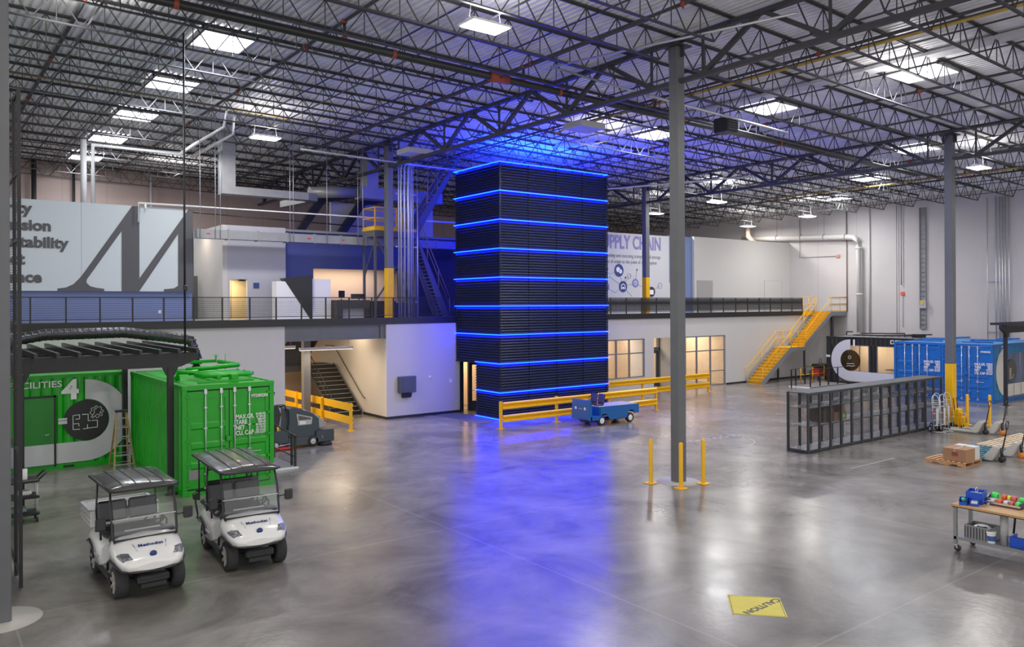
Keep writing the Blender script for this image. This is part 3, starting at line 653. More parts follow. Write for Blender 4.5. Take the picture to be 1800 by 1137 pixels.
uface(MB().box(BX + .01, BX + .02, 25.2, 27.1, .12, 2.4).box(BX + .01, BX + .02, 22.9, 24.7, .8, 2.4), 'storefront_glass', GLASS)
uface(MB().box(48.2, 48.25, 22, 27.9, .15, 2.75).box(46, 48.2, 22.02, 22.07, .15, 2.75), 'inner_wall', mat('container_room_wall', (.7, .56, .4), .7))
uface(MB().box(47.4, 48.1, 22.6, 25.0, .85, .9).box(47.6, 47.8, 23.0, 23.3, .9, 1.15).box(47.5, 47.9, 23.8, 24.3, .9, 1.1).box(47.45, 48.1, 22.6, 25.0, .3, .34), 'inner_bench', mat('bench_dark', (.08, .07, .07), .6))
area('container_glow', (47.1, 26.2, 2.7), 1.2, 60, (1, .82, .6), sy=1.6); area('container_glow', (47.1, 23.6, 2.7), 1.2, 60, (1, .82, .6), sy=1.6)
WV = mat('pale_vinyl', (.62, .63, .68), .5)
cv, cz = 26.38, 1.47
P = [(cv, cz + 1.27)] + [(cv + 1.27 * math.sin(a), cz + 1.27 * math.cos(a)) for a in [PI * i / 28 for i in range(29)]] + [(22.9, .2), (22.9, .8), (cv, .8)] + [(cv + .66 * math.sin(a), cz - .66 * math.cos(a)) for a in [PI * i / 16 for i in range(17)]] + [(cv, cz + .66), (cv, cz + 1.27)]
uface(MB().prism(P, BX - .02, BX - .013, 'yz'), 'swoosh_graphic', WV)
uface(MB().prism(circle(cv, cz, .645, 36), BX - .03, BX - .022, 'yz'), 'round_graphic', glass('smoked_graphic', (.32, .27, .22), .1))
ic = MB(); line2(ic, [(26.6, 1.25), (26.15, 1.27)], .03, BX - .04, BX - .031, 'yz'); line2(ic, [(26.62, 1.1), (26.45, 1.14), (26.3, 1.1), (26.1, 1.16)], .03, BX - .04, BX - .031, 'yz'); ring_mb(ic, 26.42, 1.65, .1, .02, BX - .04, BX - .031, 'yz', 12)
uface(ic, 'hand_icon', WTXT)
face_text('1', .5, (BX - .02, 26.28, 2.37), FU, WTXT, k1, sx=1.1, bold=.03)
face_text('DESIGN LAB', .32, (BX - .02, 23.9, 2.55), FU, WTXT, k1, sx=1.15, bold=.008)
uface(MB().prism([(27.72, 1.6), (28.0, 1.6), (28.0, 1.74), (27.72, 1.74)], BX - .02, BX - .013, 'yz'), 'badge_plates', WV)
rp = MB()
for a, bb in (((46.2, 26.8, 3.0), (46.2, 26.8, 3.2)), ((46.2, 26.8, 3.2), (46.2, 26.4, 3.2)), ((46.2, 26.4, 3.0), (46.4, 22.5, 3.05)), ((46.6, 26, 3.1), (46.6, 23.4, 3.16)), ((46.6, 23.4, 3.16), (46.6, 23.4, 2.95)), ((47.2, 25, 3.0), (47.4, 22.2, 3.1))): rp.tube([a, bb], .035)
rp.rbox(46.4, 46.9, 22.3, 22.9, 2.93, 3.15, .02); uface(rp, 'roof_pipework', BLACK)
# ================================================================== MEZZANINE
def rail_run(label, u0, u1, step, dense):
    t = thing('mezzanine_railing', label, 'railing', (u0, VF + .02, 4.44)); L = u1 - u0
    MB().bar((0, 0, .87), (L, 0, .87), .06, .035).build('top_rail', BLACK, t)
    MB().bar((0, 0, .1), (L, 0, .1), .04, .03).bar((0, 0, -.2), (L, 0, -.2), .03, .06).build('bottom_rail', BLACK, t)
    n = int(round(L / step))
    for i in range(n + 1): MB().box(i * L / n - .025, i * L / n + .025, -.025, .025, -.12, .86).build('post', BLACK if not dense else STEEL, t)
    m = MB(); k = 15 if dense else 9; r = .017 if dense else .004
    for i in range(k):
        z = .14 + (i + .5) * .7 / k; m.box(0, L, -.03 if dense else -.004, .03 if dense else .004, z - r, z + r)
    m.build('infill_wires', BLACK, t)
    MB().box(0, L, -.002, .002, .13, .84).build('mesh_infill', mesh_mat('rail_mesh', (.02, .02, .022), (.05, .05), .004) if not dense else mesh_mat('rail_mesh_dense', (.02, .02, .022), (.05, .05), .016), t)
    return t
rail_run('black mesh railing along the left mezzanine, below the M sign', -1.0, 20.1, 1.03, False)
rail_run('dark close-barred railing along the right mezzanine, from the tower to the yellow stair', 26.55, 48.0, 1.19, True)
# M board with lettering
bd = thing('wall_sign', 'large pale sign panel with a giant charcoal M and value words', 'sign', (0, 0, 0))
MB().box(-6, 9.3, 34.02, 34.2, 5.58, 8.95).build('panel', mat('sign_pale', (.50, .55, .58), .6), bd)
MB().box(5.215, 5.225, 34.015, 34.02, 5.58, 8.95).box(1.2, 1.21, 34.015, 34.02, 5.58, 8.95).build('seam', GREY, bd)
MP = [(7.0, 8.94), (7.26, 8.94), (7.25, 6.09), (9.12, 8.94), (9.3, 8.94), (9.3, 5.58), (8.16, 5.58), (8.16, 5.67), (8.55, 5.71), (8.71, 5.82), (8.72, 7.93), (7.24, 5.58), (6.61, 5.58), (6.62, 7.94), (5.39, 6.02), (5.38, 5.9), (5.5, 5.77), (5.71, 5.71), (5.99, 5.67), (5.99, 5.58), (4.41, 5.58), (4.41, 5.67), (4.69, 5.71), (4.94, 5.84), (5.15, 6.07), (5.35, 6.36)]
MB().prism(MP, 34.0, 34.012, 'xz').build('giant_letter', DKTXT, bd)
for w_, x, z in (('Integrity', 3.58, 8.5), ('Compassion', 4.22, 7.88), ('Accountability', 4.76, 7.26), ('Respect', 3.36, 6.63), ('Excellence', 3.9, 5.97)):
    text(w_, .56, (x, 34.0, z - .07), FV, DKTXT, bd, ax='RIGHT', bold=.022, sx=1.03)
# supply chain board
sb = thing('wall_sign', 'white wall graphic headed SUPPLY CHAIN with linked round icons', 'sign', (0, 0, 0)); Y = VU - .012
PUR = mat('purple_vinyl', (.22, .2, .45), .6); NAVY = mat('navy_vinyl', (.03, .05, .2), .6); TEAL = mat('teal_vinyl', (.25, .5, .6), .6); GTX = mat('grey_vinyl', (.25, .25, .27), .6)
text('SUPPLY CHAIN', 1.12, (37.6, Y, 8.32), FV, PUR, sb, ax='RIGHT', sx=.72, bold=.03)
text('The process of planning and executing transport and storage', .33, (37.55, Y, 7.78), FV, GTX, sb, ax='RIGHT', sx=.8)
text('of goods from the point of origin to the point of consumption', .33, (37.2, Y, 7.42), FV, GTX, sb, ax='RIGHT', sx=.8)
lk = MB(); pts = {'a': (33.9, 6.99), 'b': (34.24, 6.02), 'c': (35.3, 6.25), 'd': (36.71, 5.72), 'e': (32.8, 5.99), 'f': (33.0, 6.69), 'g': (34.75, 6.67), 'h': (37.48, 6.1), 'j': (34.45, 6.57), 'i': (32.96, 7.05), 'k': (35.44, 7.06), 'x': (33.59, 5.66), 'y': (34.99, 5.46), 'm': (36.2, 6.2)}
for p, q in ('fa', 'fb', 'ab', 'bc', 'bx', 'xe', 'by', 'gb', 'jb', 'fi', 'kc', 'cd', 'dh', 'dm'): line2(lk, [pts[p], pts[q]], .022, Y, Y + .01)
lk.build('link_lines', GTX, sb)
for nm, r, m_ in (('a', .38, NAVY), ('b', .34, NAVY), ('c', .27, PUR), ('d', .32, mat('dark_vinyl', (.03, .03, .05), .6)), ('e', .3, PUR), ('f', .18, TEAL), ('g', .17, GTX), ('h', .2, GTX)):
    x, z = pts[nm]; b = MB()
    if nm in 'gh': ring_mb(b, x, z, r, .02, Y - .01, Y, 'xz', 20)
    else: b.prism(circle(x, z, r), Y - .01, Y, 'xz')
    o = b.build('icon_disc', m_, sb)
    if nm in 'abcdef':
        g = MB(); s_ = r * .5
        if nm == 'a': g.prism(circle(x - .08, z + .05, .16, 16), Y - .02, Y - .011, 'xz').prism(circle(x + .12, z - .06, .13, 16), Y - .02, Y - .011, 'xz')
        elif nm == 'b': line2(g, [(x - .16, z - .14), (x - .16, z + .08), (x, z + .16), (x + .16, z + .08), (x + .16, z - .14)], .06, Y - .02, Y - .011); g.prism([(x - .08, z - .14), (x + .08, z - .14), (x + .08, z - .02), (x - .08, z - .02)], Y - .02, Y - .011, 'xz')
        elif nm == 'd': g.prism([(x - .17, z - .16), (x + .17, z - .16), (x + .17, z + .12), (x - .17, z + .12)], Y - .02, Y - .011, 'xz')
        else: ring_mb(g, x, z, s_, .03, Y - .02, Y - .011, 'xz', 14); line2(g, [(x, z + s_ * .6), (x, z), (x + s_ * .4, z)], .025, Y - .02, Y - .011)
        g.build('icon_glyph', WTXT, sb)
d_ = MB()
for nm in 'ijk': d_.prism(circle(*pts[nm], .06, 12), Y - .01, Y, 'xz')
d_.build('icon_dots', NAVY, sb)
# lobby furniture
t = thing('reception_counter', 'white two-level reception counter with a black wedge panel on the mezzanine', 'counter', (12.38, 32.9, 4.4))
MB().prism([(0, 0), (1.9, 0), (.55, 1.62), (0, 1.62)], 0, .5, 'xz').build('white_wing', WTXT, t)
MB().prism([(.3, 1.75), (1.6, 1.9), (1.6, .0), (1.5, .0)], -.02, .4, 'xz').build('black_wedge', BLACK, t)
MB().box(1.6, 2.5, .1, .5, 0, 1.75).build('white_block', WTXT, t)
t = thing('reception_desk', 'long black desk on the mezzanine in front of the lit wall', 'desk', (14.95, 32.5, 4.4))
DKW = mat('dark_wood', (.03, .025, .03), .3, bump=.1)
MB().box(0, .28, 0, .6, 0, .82).box(.28, 1.6, 0, .6, .45, .82).build('front_left', DKW, t); MB().box(1.5, 4.2, .2, .8, 0, .78).build('front_right', DKW, t); MB().box(.35, 1.45, .3, .34, 0, .44).build('modesty_panel', LGREY, t)
def monitor(x, y, lab):
    t = thing('monitor', lab, 'monitor', (x, y, 5.22)); MB().box(-.1, .1, -.08, .08, 0, .01).box(-.015, .015, -.01, .01, .01, .2).build('stand', BLACK, t); MB().rbox(-.22, .22, -.03, 0, .12, .42, .01, Matrix.Rotation(.5, 4, 'Z')).build('screen', BLACK, t)
monitor(15.35, 32.9, 'small dark monitor on the left end of the long black desk')
t = thing('monitor', 'dark monitor low on the right part of the long black desk', 'monitor', (17.2 - .9, 33.1, 5.18)); MB().box(-.1, .1, -.08, .08, 0, .01).box(-.02, .02, -.02, .02, .01, .15).build('stand', BLACK, t); MB().rbox(-.4, .3, -.03, 0, .1, .32, .01).build('screen', BLACK, t)
tag(MB().box(11.85, 12.1, VU - .03, VU, 5.75, 5.98).build('room_sign', NAVY), 'small dark room sign beside the lit mezzanine doorway', 'sign')
tag(MB().box(8.0, 8.1, VU - .0, VU + .02, 4.7, 4.82).build('wall_outlet', WHITE), 'white outlet plate low on the blue wall under the M sign', 'outlet')
# stair tower on the mezzanine
GB = mat('stair_grey_paint', (.1, .105, .115), .45)
t = thing('roof_access_stair', 'steel stair climbing to the roof on the mezzanine beside the tower', 'stair', (0, 0, 0))
MB().box(16.75, 19.1, 32.4, 33.6, 8.1, 8.4).build('platform', GB, t)
fr = MB()
for x in (16.8, 18.9):
    for y in (32.45, 33.55): fr.bar((x, y, 4.4), (x, y, 8.1), .1)
fr.bar((16.8, 32.45, 8.0), (18.9, 32.45, 5.2), .08).bar((16.8, 32.45, 5.2), (18.9, 32.45, 8.0), .08).bar((16.8, 32.45, 7.9), (16.8, 33.55, 6.3), .06)
fr.build('frame', GB, t)
def stair_flight(t, x0, z0, x1, z1, y0, y1, m_str, m_tr, axis='x', rail=None, railm=None, tname='treads', sides=(0, 1), riser=True, th=.3):
    """flight of steps between (x0,z0) bottom and (x1,z1) top"""
    f = MB(); sg = 1 if x1 > x0 else -1
    for y in (y0, y1):
        P = [(x0, z0), (x0, z0 - .0), (x0 - sg * .1, z0 + .02), (x0 - sg * .05, z0 + .18), (x1 - sg * .05, z1 + .1), (x1, z1 - .25), (x0 + sg * .25, z0)] if axis == 'x' else None
        f.prism([(x0 - sg * .08, z0), (x0 - sg * .08, z0 + .2), (x1, z1 + .06), (x1, z1 - .26), (x0 + sg * .22, z0)], y - .02, y + .02, 'xz')
    f.build('stringers', m_str, t)
    n = int(round(abs(z1 - z0) / .175)); tr = MB()
    for i in range(n):
        xa = x0 + (x1 - x0) * i / n; xb = x0 + (x1 - x0) * (i + 1) / n; z = z0 + (z1 - z0) * (i + 1) / n
        tr.box(min(xa, xb), max(xa, xb), y0 + .02, y1 - .02, z - .04, z)
        if riser: tr.box(min(xa, xa + sg * .02) + .04 * (m_tr is YEL), max(xa, xa + sg * .02) + .04 * (m_tr is YEL), y0 + .02, y1 - .02, z - (z1 - z0) / n, z)
    tr.build(tname, m_tr, t)
    if m_tr is YEL:
        nb = MB()
        for i in range(n):
            xa = x0 + (x1 - x0) * i / n; z = z0 + (z1 - z0) * (i + 1) / n; nb.box(xa - .03, xa + .03, y0 + .02, y1 - .02, z - .012, z + .006)
        nb.build('nosings', mat('lit_edge_yellow', (.9, .62, .2), .4), t)  # light catching the tread edges is put into this paler yellow
def sloped_rail(t, pts, y, m, h=.95, r=.02, posts=3, name='handrail', mid=True):
    b = MB().tube([(x, y, z + h) for x, z in pts], r)
    if mid: b.tube([(x, y, z + h * .55) for x, z in pts], r * .8)
    for a, c in zip(pts, pts[1:]):
        for i in range(posts):
            k = i / max(1, posts - 1); x = a[0] + (c[0] - a[0]) * k; z = a[1] + (c[1] - a[1]) * k; b.tube([(x, y, z - .02), (x, y, z + h)], r)
    return b.build(name, m, t)
stair_flight(t, 18.9, 8.4, 21.4, 12.3, 32.45, 33.3, GB, GB, riser=False)
stair_flight(t, 20.6, 4.4, 18.9, 8.4, 32.45, 33.3, GB, GB, riser=False)
RR = mat('stair_rail_brown', (.22, .17, .15), .5)
sloped_rail(t, [(18.9, 8.5), (21.3, 12.2)], 32.42, RR, .85, .022, 5); sloped_rail(t, [(18.9, 8.5), (21.3, 12.2)], 33.3, RR, .85, .022, 5)
sloped_rail(t, [(20.75, 4.5), (18.9, 8.5)], 32.42, RR, .85, .022, 4)
yr = MB()
for y in (32.42, 33.58):
    for z in (8.55, 8.95, 9.42): yr.bar((16.78, y, z), (18.85 if y > 33 else 17.9, y, z), .05)
for z in (8.55, 8.95, 9.42): yr.bar((16.78, 32.42, z), (16.78, 33.58, z), .05)
for x, y in ((16.78, 32.42), (16.78, 33.58), (18.0, 33.58), (18.85, 33.58), (17.9, 32.42)): yr.bar((x, y, 8.4), (x, y, 9.44), .05)
yr.box(16.75, 18.9, 32.39, 32.4, 8.38, 8.52).box(16.73, 16.75, 32.4, 33.6, 8.38, 8.52).build('yellow_railing', YEL, t)
# conduit rack beside the mezzanine column
t = thing('conduit_rack', 'bundle of vertical steel conduits beside the yellow-footed mezzanine column', 'conduits', (0, 0, 0))
for i, (u, r) in enumerate(((17.62, .03), (17.74, .05), (17.92, .055), (18.12, .07), (18.26, .04), (18.36, .025))):
    MB().tube([(u, 31.75, 4.4), (u, 31.75, 11.2), (u + .05, 31.78, 11.32), (u + .35, 31.9, 11.42)], r, 10).build('conduit', GALV, t)
MB().tube([(18.6, 31.75, 4.4), (18.6, 31.75, 10.3)], .025).build('conduit', GALV, t)
st = MB()
for z in (5.1, 7.6, 10.0): st.box(17.5, 18.62, 31.8, 31.85, z, z + .05)
st.build('strut_rails', GALV, t)
# ducts and pipes over the mezzanine
def seamed_duct(label, u0, u1, v0, v1, z0, z1, hang, m=GALV, step=1.25, tags=()):
    t = thing('air_duct', label, 'duct', (0, 0, 0)); MB().box(u0, u1, v0, v1, z0, z1).build('duct_body', m, t)
    b = MB(); u = u0 + step
    while u < u1 - .1: b.box(u - .025, u + .025, v0 - .03, v1 + .03, z0 - .03, z1 + .03); u += step
    b.build('flanges', m, t)
    for u in hang: MB().tube([(u, v0 - .04, z0), (u, v0 - .04, rz(u) - .1)], .012, 6).build('hanger_rod', GALV, t)
    if tags:
        b = MB()
        for u in tags: b.rbox(u, u + .16, v0 - .005, v0 + .001, (z0 + z1) / 2 - .03, (z0 + z1) / 2 + .03, .002)
        b.build('red_tags', RED, t)
    return t
DUCT = mat('duct_metal', (.27, .275, .285), .42, .3, noise=.08, nscale=3)
seamed_duct('long grey rectangular duct hanging along the front of the left mezzanine rooms', 9.25, 24.5, 33.2, 33.65, 7.74, 8.1, (9.35, 9.95, 10.15, 13.1, 13.25, 14.8, 16.3, 16.55, 19.4, 20), DUCT, 1.25, (9.6, 13.9, 15.5))
t = thing('air_duct', 'upper grey duct with a vertical riser under the roof, left of the mezzanine column', 'duct', (0, 0, 0))
MB().box(10.5, 14.3, 34.0, 34.6, 9.72, 10.05).box(10.5, 11.05, 34.0, 34.6, 10.05, 12.4).build('duct_body', DUCT, t)
MB().loft([[(14.3, 34.0, 9.72), (14.3, 34.6, 9.72), (14.3, 34.6, 10.05), (14.3, 34.0, 10.05)], [(14.9, 34.4, 9.75), (14.6, 35.0, 9.75), (14.6, 35.0, 10.08), (14.9, 34.4, 10.08)], [(15.1, 38, 9.8), (14.5, 38, 9.8), (14.5, 38, 10.1), (15.1, 38, 10.1)]], smooth=False).build('duct_elbow', DUCT, t)
t = thing('air_duct', 'large spiral ductwork running to the right behind the mezzanine column', 'duct', (0, 0, 0))
MB().tube([(14.6, 34.6, 10.15), (17.0, 34.6, 10.35)], .26, 18).build('spiral_duct', DUCT, t)
MB().box(17.0, 21.5, 34.2, 34.9, 10.05, 10.6).box(17.3, 17.9, 34.2, 34.9, 10.6, 12.2).build('duct_body', DUCT, t)
tag(MB().tube([(6.1, 36.9, 8.6), (6.1, 36.9, 11.7), (9.55, 36.9, 11.72), (9.5, 34.5, 11.72), (9.45, 30.4, 11.72), (9.4, 29.9, 12.2)], [.1, .1, .09, .08, .045, .045], 12).build('drain_pipe', WHITE), 'white pipe rising from behind the M sign then bending forward under the roof', 'pipe')
tag(MB().tube([(10.0, 36.7, 11.6), (10.0, 34, 11.6), (9.95, 30.9, 11.6), (9.9, 30.6, 12.2)], [.08, .07, .04, .04], 12).build('drain_pipe', WHITE), 'second thin white pipe running beside the bent one under the roof', 'pipe')
tag(MB().tube([(5.75, 36.9, 8.6), (5.75, 36.9, 11.9)], .12, 12).build('drain_pipe', mat('pale_grey_pipe', (.55, .55, .56), .5)), 'paler grey pipe close beside the white rising pipe behind the M sign', 'pipe')
tag(MB().tube([(7.2, 33.85, 8.3), (7.2, 33.85, 9.05), (18.4, 33.85, 9.11), (22, 33.85, 9.13)], .045).tube([(7.45, 33.85, 9.05), (7.45, 33.85, 8.8)], .04).build('sprinkler_pipe', WHITE), 'thin white pipe running level above the M sign and the long duct', 'pipe')
tag(MB().tube([(9.0, 34.1, 8.86), (17.5, 34.1, 8.66)], .03).build('sprinkler_pipe', BLACK), 'thin black pipe just under the white level pipe on the left', 'pipe')
for u, r, z0, lab in ((5.24, .12, 8, 'thick black vertical pipe on the pinkish back wall, far left'), (7.1, .07, 8, 'thinner black vertical pipe on the pinkish back wall, near the white pipes')):
    tag(MB().tube([(u, 48.6, 4.4), (u, 48.6, rz(u) - .1)], r, 12).build('vertical_pipe', BLACK), lab, 'pipe')
tag(MB().tube([(11.0, 48.6, 4.4), (11.0, 48.6, 12.5)], .07).build('vertical_pipe', LGREY), 'grey vertical pipe on the back wall above the pale core box', 'pipe')
t = thing('roof_brace', 'pair of dark sloping ducts behind the blue-lit wall above the mezzanine', 'duct', (0, 0, 0))
for u in (15.0, 17.2): MB().bar((u, 37.2, 8.4), (u + 1.3, 37.2, 10.2), .35).bar((u + 1.3, 37.2, 10.2), (u + 4.8, 37.2, 10.9), .25).build('sloping_duct', BLACK, t)
tag(MB().box(17.0, 23, 37.6, 37.8, 8.45, 10.2).build('blue_lit_panel', mat('light_panel', (.5, .5, .55), .5)), 'pale ribbed panel behind the sloping ducts, lit blue', 'panel')
tag(MB().tube([(5.8, 22.0, 3.75), (5.8, 22.0, 12.2)], .028).rbox(5.75, 5.86, 21.94, 22.0, 5.4, 5.55).build('power_drop', BLACK), 'long thin black conduit dropping from the roof to the pergola', 'conduit')
# sprinkler main, branch lines, gas pipe, cable tray
t = thing('sprinkler_main', 'thick black sprinkler main crossing the roof from upper left to the middle column', 'pipe', (0, 0, 0))
MB().tube([(-2, 19.45, 12.15), (40, 19.45, 11.35)], .115, 14).build('main_pipe', mat('sprinkler_black', (.03, .03, .032), .35), t)
for u in (3.5, 9.2, 15.2, 21.1, 27.1):
    MB().tube([(u, 19.45, 12.1 - .019 * (u + 2)), (u, 19.45, rz(u) - .2)], .045, 8).build('riser', STEEL, t)
    MB().tube([(u, 19.45, rz(u) - .27), (u, 19.45, rz(u) - .17)], .075, 10).tube([(u, 19.45, 12.22 - .019 * (u + 2)), (u, 19.45, 12.3 - .019 * (u + 2))], .075, 10).tube([(u + 1.4, 19.45, 12.12 - .019 * (u + 2)), (u + 1.52, 19.45, 12.12 - .019 * (u + 2))], .128, 12).build('coupling', ORANGE, t)
MB().tube([(13.9, 19.45, 11.85), (14.6, 19.45, 11.84)], .15, 14).build('valve', ORANGE, t)
for i, u in enumerate((3.5, 9.2, 15.2, 21.1, 27.1, 38.5, 45)):
    v0 = 5 if u > 10 else 14
    t = thing('sprinkler_branch', 'dark sprinkler branch pipe with orange couplings running front to back under the deck', 'pipe', (u, 0, rz(u) - .2), 0, 'sprinkler branch pipes')
    MB().tube([(0, v0, 0), (0, VB - .2, 0)], .045, 8).build('branch_pipe', STEEL, t)
    for v in range(int(v0) + 2, 48, 6): MB().tube([(0, v, 0), (0, v + .12, 0)], .07, 8).tube([(0, v + .06, 0), (0, v + .06, -.12)], .03, 6).build('coupling', ORANGE, t)
YP = mat('gas_pipe_yellow', (.5, .33, .07), .5)
tag(MB().tube([(1.2, 30.3, rz(1.2) - .28), (20, 30.3, rz(20) - .28)], .045).build('gas_pipe', YP), 'yellow gas pipe crossing the roof over the left mezzanine edge', 'pipe')
tag(MB().tube([(21.3, -2, 12.12), (21.3, 24.5, 12.12), (21.0, 24.9, 11.9)], .045).build('gas_pipe', YP), 'yellow gas pipe under the roof right of the middle column', 'pipe')
tag(MB().tube([(43, 12, 11.5), (43, 30, 11.5)], .04).build('gas_pipe', YP), 'far yellow gas pipe under the right roof bay', 'pipe')
tag(MB().box(23.7, 24.25, -4, 28, 12.2, 12.26).box(23.7, 23.74, -4, 28, 12.26, 12.3).build('cable_tray', mat('tray_pale', (.6, .6, .62), .5)), 'long pale flat tray under the deck crossing the top right of the view', 'tray')
tag(MB().tube([(12.9, 31.5, 11.45), (18.0, 31.5, 11.35), (30, 31.5, 11.2), (33, 24, 11.2)], .05).build('conduit_run', GALV), 'galvanised conduit run under the roof above the tower', 'conduit')
tag(MB().tube([(18.6, 17.4, 11.55), (14.6, 17.4, 11.75), (16.9, 11, 11.9)], .035).tube([(18.6, 17.4, 11.55), (26, 17.4, 11.3)], .05).build('conduit_run', GALV), 'thin pale conduit near the top of the middle column', 'conduit')
t = thing('unit_heater', 'black boxy unit heater hanging right of the middle column', 'heater', (22.8, 17.7, 10.95)); MB().rbox(-.3, .3, -.3, .3, 0, .5, .02).build('casing', BLACK, t)
lo = MB()
for i in range(5): lo.box(-.26, .26, -.33, -.3, .06 + i * .085, .1 + i * .085)
lo.build('louvres', STEEL, t); MB().bar((-.25, 0, .5), (-.25, 0, 1.2), .02).bar((.25, 0, .5), (.25, 0, 1.2), .02).build('hangers', STEEL, t)
for u, v, lab in ((19.5, 21.4, 'square pale air diffuser box hanging in front of the blue-lit roof'), (17.0, 33.2 - 4, 'pale box hanging above the conduit bundle')):
    t = thing('ceiling_unit', lab, 'air unit', (u, v, 11.3)); MB().rbox(-.6, .6, -.5, .5, 0, .22, .02).build('casing', LGREY, t); MB().bar((-.5, 0, .2), (-.5, 0, .9), .015).bar((.5, 0, .2), (.5, 0, .9), .015).build('hangers', GREY, t)
# ------------------------------------------------------------------ right wall services
t = thing('large_wall_pipe', 'big pale pipe running along the upper white wall then down beside the yellow stair landing', 'pipe', (0, 0, 0))
PW = mat('pvc_pale', (.62, .6, .58), .4)
MB().tube([(UR - .35, 38, 9.9), (UR - .35, 29.4, 9.45), (UR - .35, 29.0, 9.38), (UR - .35, 28.75, 9.2), (UR - .35, 28.65, 8.8), (UR - .35, 28.6, 3.0)], .19, 18).build('pipe', PW, t)
for v in (37, 35, 33, 31.2, 29.6): MB().tube([(UR - .35, v, 9.4), (UR - .35, v, 11.4)], .015, 6).tube([(UR - .35, v - .03, 9.47 + (v - 29.4) * .052), (UR - .35, v + .03, 9.47 + (v - 29.4) * .052)], .21, 12).build('clamp_hanger', GREY, t)
MB().tube([(UR - .35, 28.65, 8.6), (UR - .35, 28.65, 8.7)], .215, 16).tube([(UR - .35, 28.6, 5.5), (UR - .35, 28.6, 5.6)], .215, 16).build('collars', PW, t)
for v, r, z0, m_, lab in ((29.65, .03, 4.4, mat('brown_conduit', (.12, .07, .06), .5), 'thin brown vertical pipe at the end of the yellow stair landing'), (28.05, .05, 3.0, LGREY, 'slim grey vertical conduit just right of the big pale elbow pipe'), (25.9, .03, 6.1, GREY, 'thin vertical conduit ending at a dark bracket on the white wall'),
                       (26.2, .02, 3.0, GREY, 'very thin vertical line conduit left of the red alarm box'), (23.0, .03, 3.2, mat('dark_brown_pipe', (.06, .03, .03), .5), 'dark thin vertical pipe right of the column on the end wall')):
    tag(MB().tube([(UR - .12, v, z0), (UR - .12, v, 11.3)], r, 8).build('wall_conduit', m_), lab, 'conduit')
t = thing('cable_ladder', 'vertical grey cable ladder on the white wall above the black container', 'cable ladder', (UR - .1, 24.55, 3.3))
MB().box(-.03, .03, -.2, -.16, 0, 7.7).box(-.03, .03, .16, .2, 0, 7.7).box(.04, .06, -.2, .2, 0, 7.7).build('side_rails', GREY, t); b = MB()
for i in range(26): b.box(-.02, .02, -.16, .16, i * .3, i * .3 + .03)
b.build('rungs', GREY, t)
t = thing('conduit_rack', 'set of vertical grey conduits on the end wall behind the right pergola', 'conduits', (UR - .15, 0, 0))
for v in (20.72, 20.25, 20.05, 19.9, 19.75, 19.55): MB().tube([(0, v, 0), (0, v, 11.2)], .035 if v < 20.5 else .025, 8).build('conduit', GALV, t)
b = MB()
for z in (3.2, 6.2, 8.9): b.box(.04, .08, 19.5, 20.8, z, z + .05)
b.build('strut_rails', GALV, t)
tag(MB().rbox(UR - .1, UR, 30.2, 30.45, 8.1, 8.33).build('alarm_strobe', mat('strobe_pink_red', (.6, .25, .2), .5)), 'pinkish alarm strobe high on the wall below the big pipe', 'alarm')
tag(MB().rbox(UR - .1, UR, 25.75, 25.98, 5.45, 5.68).build('alarm_strobe', mat('strobe_red', (.8, .12, .1), .5)), 'bright red alarm strobe on the white wall at mid height', 'alarm')
tag(MB().tube([(UR - .05, 33.3, 11), (UR - .05, 33.3, 8.25), (UR - .05, 30.5, 8.22)], .02).tube([(UR - .05, 25.85, 5.4), (UR - .05, 25.85, 3.4)], .015).build('alarm_conduit', GREY), 'thin conduit leading to the high alarm strobe', 'conduit')
tag(MB().tube([(UR - .6, 36.5, 9.3), (UR - 1.2, 36.9, 10.0), (UR - 1.3, 36.9, 10.8)], .2, 14).build('vent_pipe', mat('warm_vent_pipe', (.5, .38, .32), .5)), 'short warm-toned bent vent pipe rising above the upper white wall', 'pipe')
t = thing('switch_panel', 'small blue and grey electrical box on the cable ladder above the black container', 'electrical box', (UR - .3, 24.5, 4.6)); MB().rbox(0, .16, -.2, .2, 0, .5, .02).build('case', GALV, t); MB().rbox(-.02, 0, -.1, .1, .25, .45, .005).build('yellow_label', YEL, t)
t = thing('electrical_cabinet', 'grey wall cabinet with a lower mouth on the white wall left of the tower', 'cabinet', (17.1, VF - .25, 1.12))
MB().rbox(0, .82, 0, .25, .0, .72, .015).build('case', mat('cabinet_blue_grey', (.1, .11, .15), .35, .3), t); MB().rbox(.1, .72, -.015, 0, .06, .66, .006).build('door', mat('cabinet_door', (.09, .1, .14), .35, .3), t)
MB().prism([(0, -.02), (.25, -.02), (.25, -.22), (.08, -.22)], .2, .6, 'yz').build('lower_chute', mat('cabinet_black', (.03, .03, .05), .3, .3), t)
tag(MB().lathe((18.77, VF - .03, 1.72), [(.0, 0), (.07, .0), (.07, .03)], 16, 'y').build('wall_sensor', WHITE), 'small round white sensor on the wall right of the grey cabinet', 'sensor')
tag(MB().rbox(19.8, 19.95, VF - .03, VF, 1.4, 1.58, .005).build('wall_switch', WHITE), 'small square switch on the white wall next to the tower', 'switch')
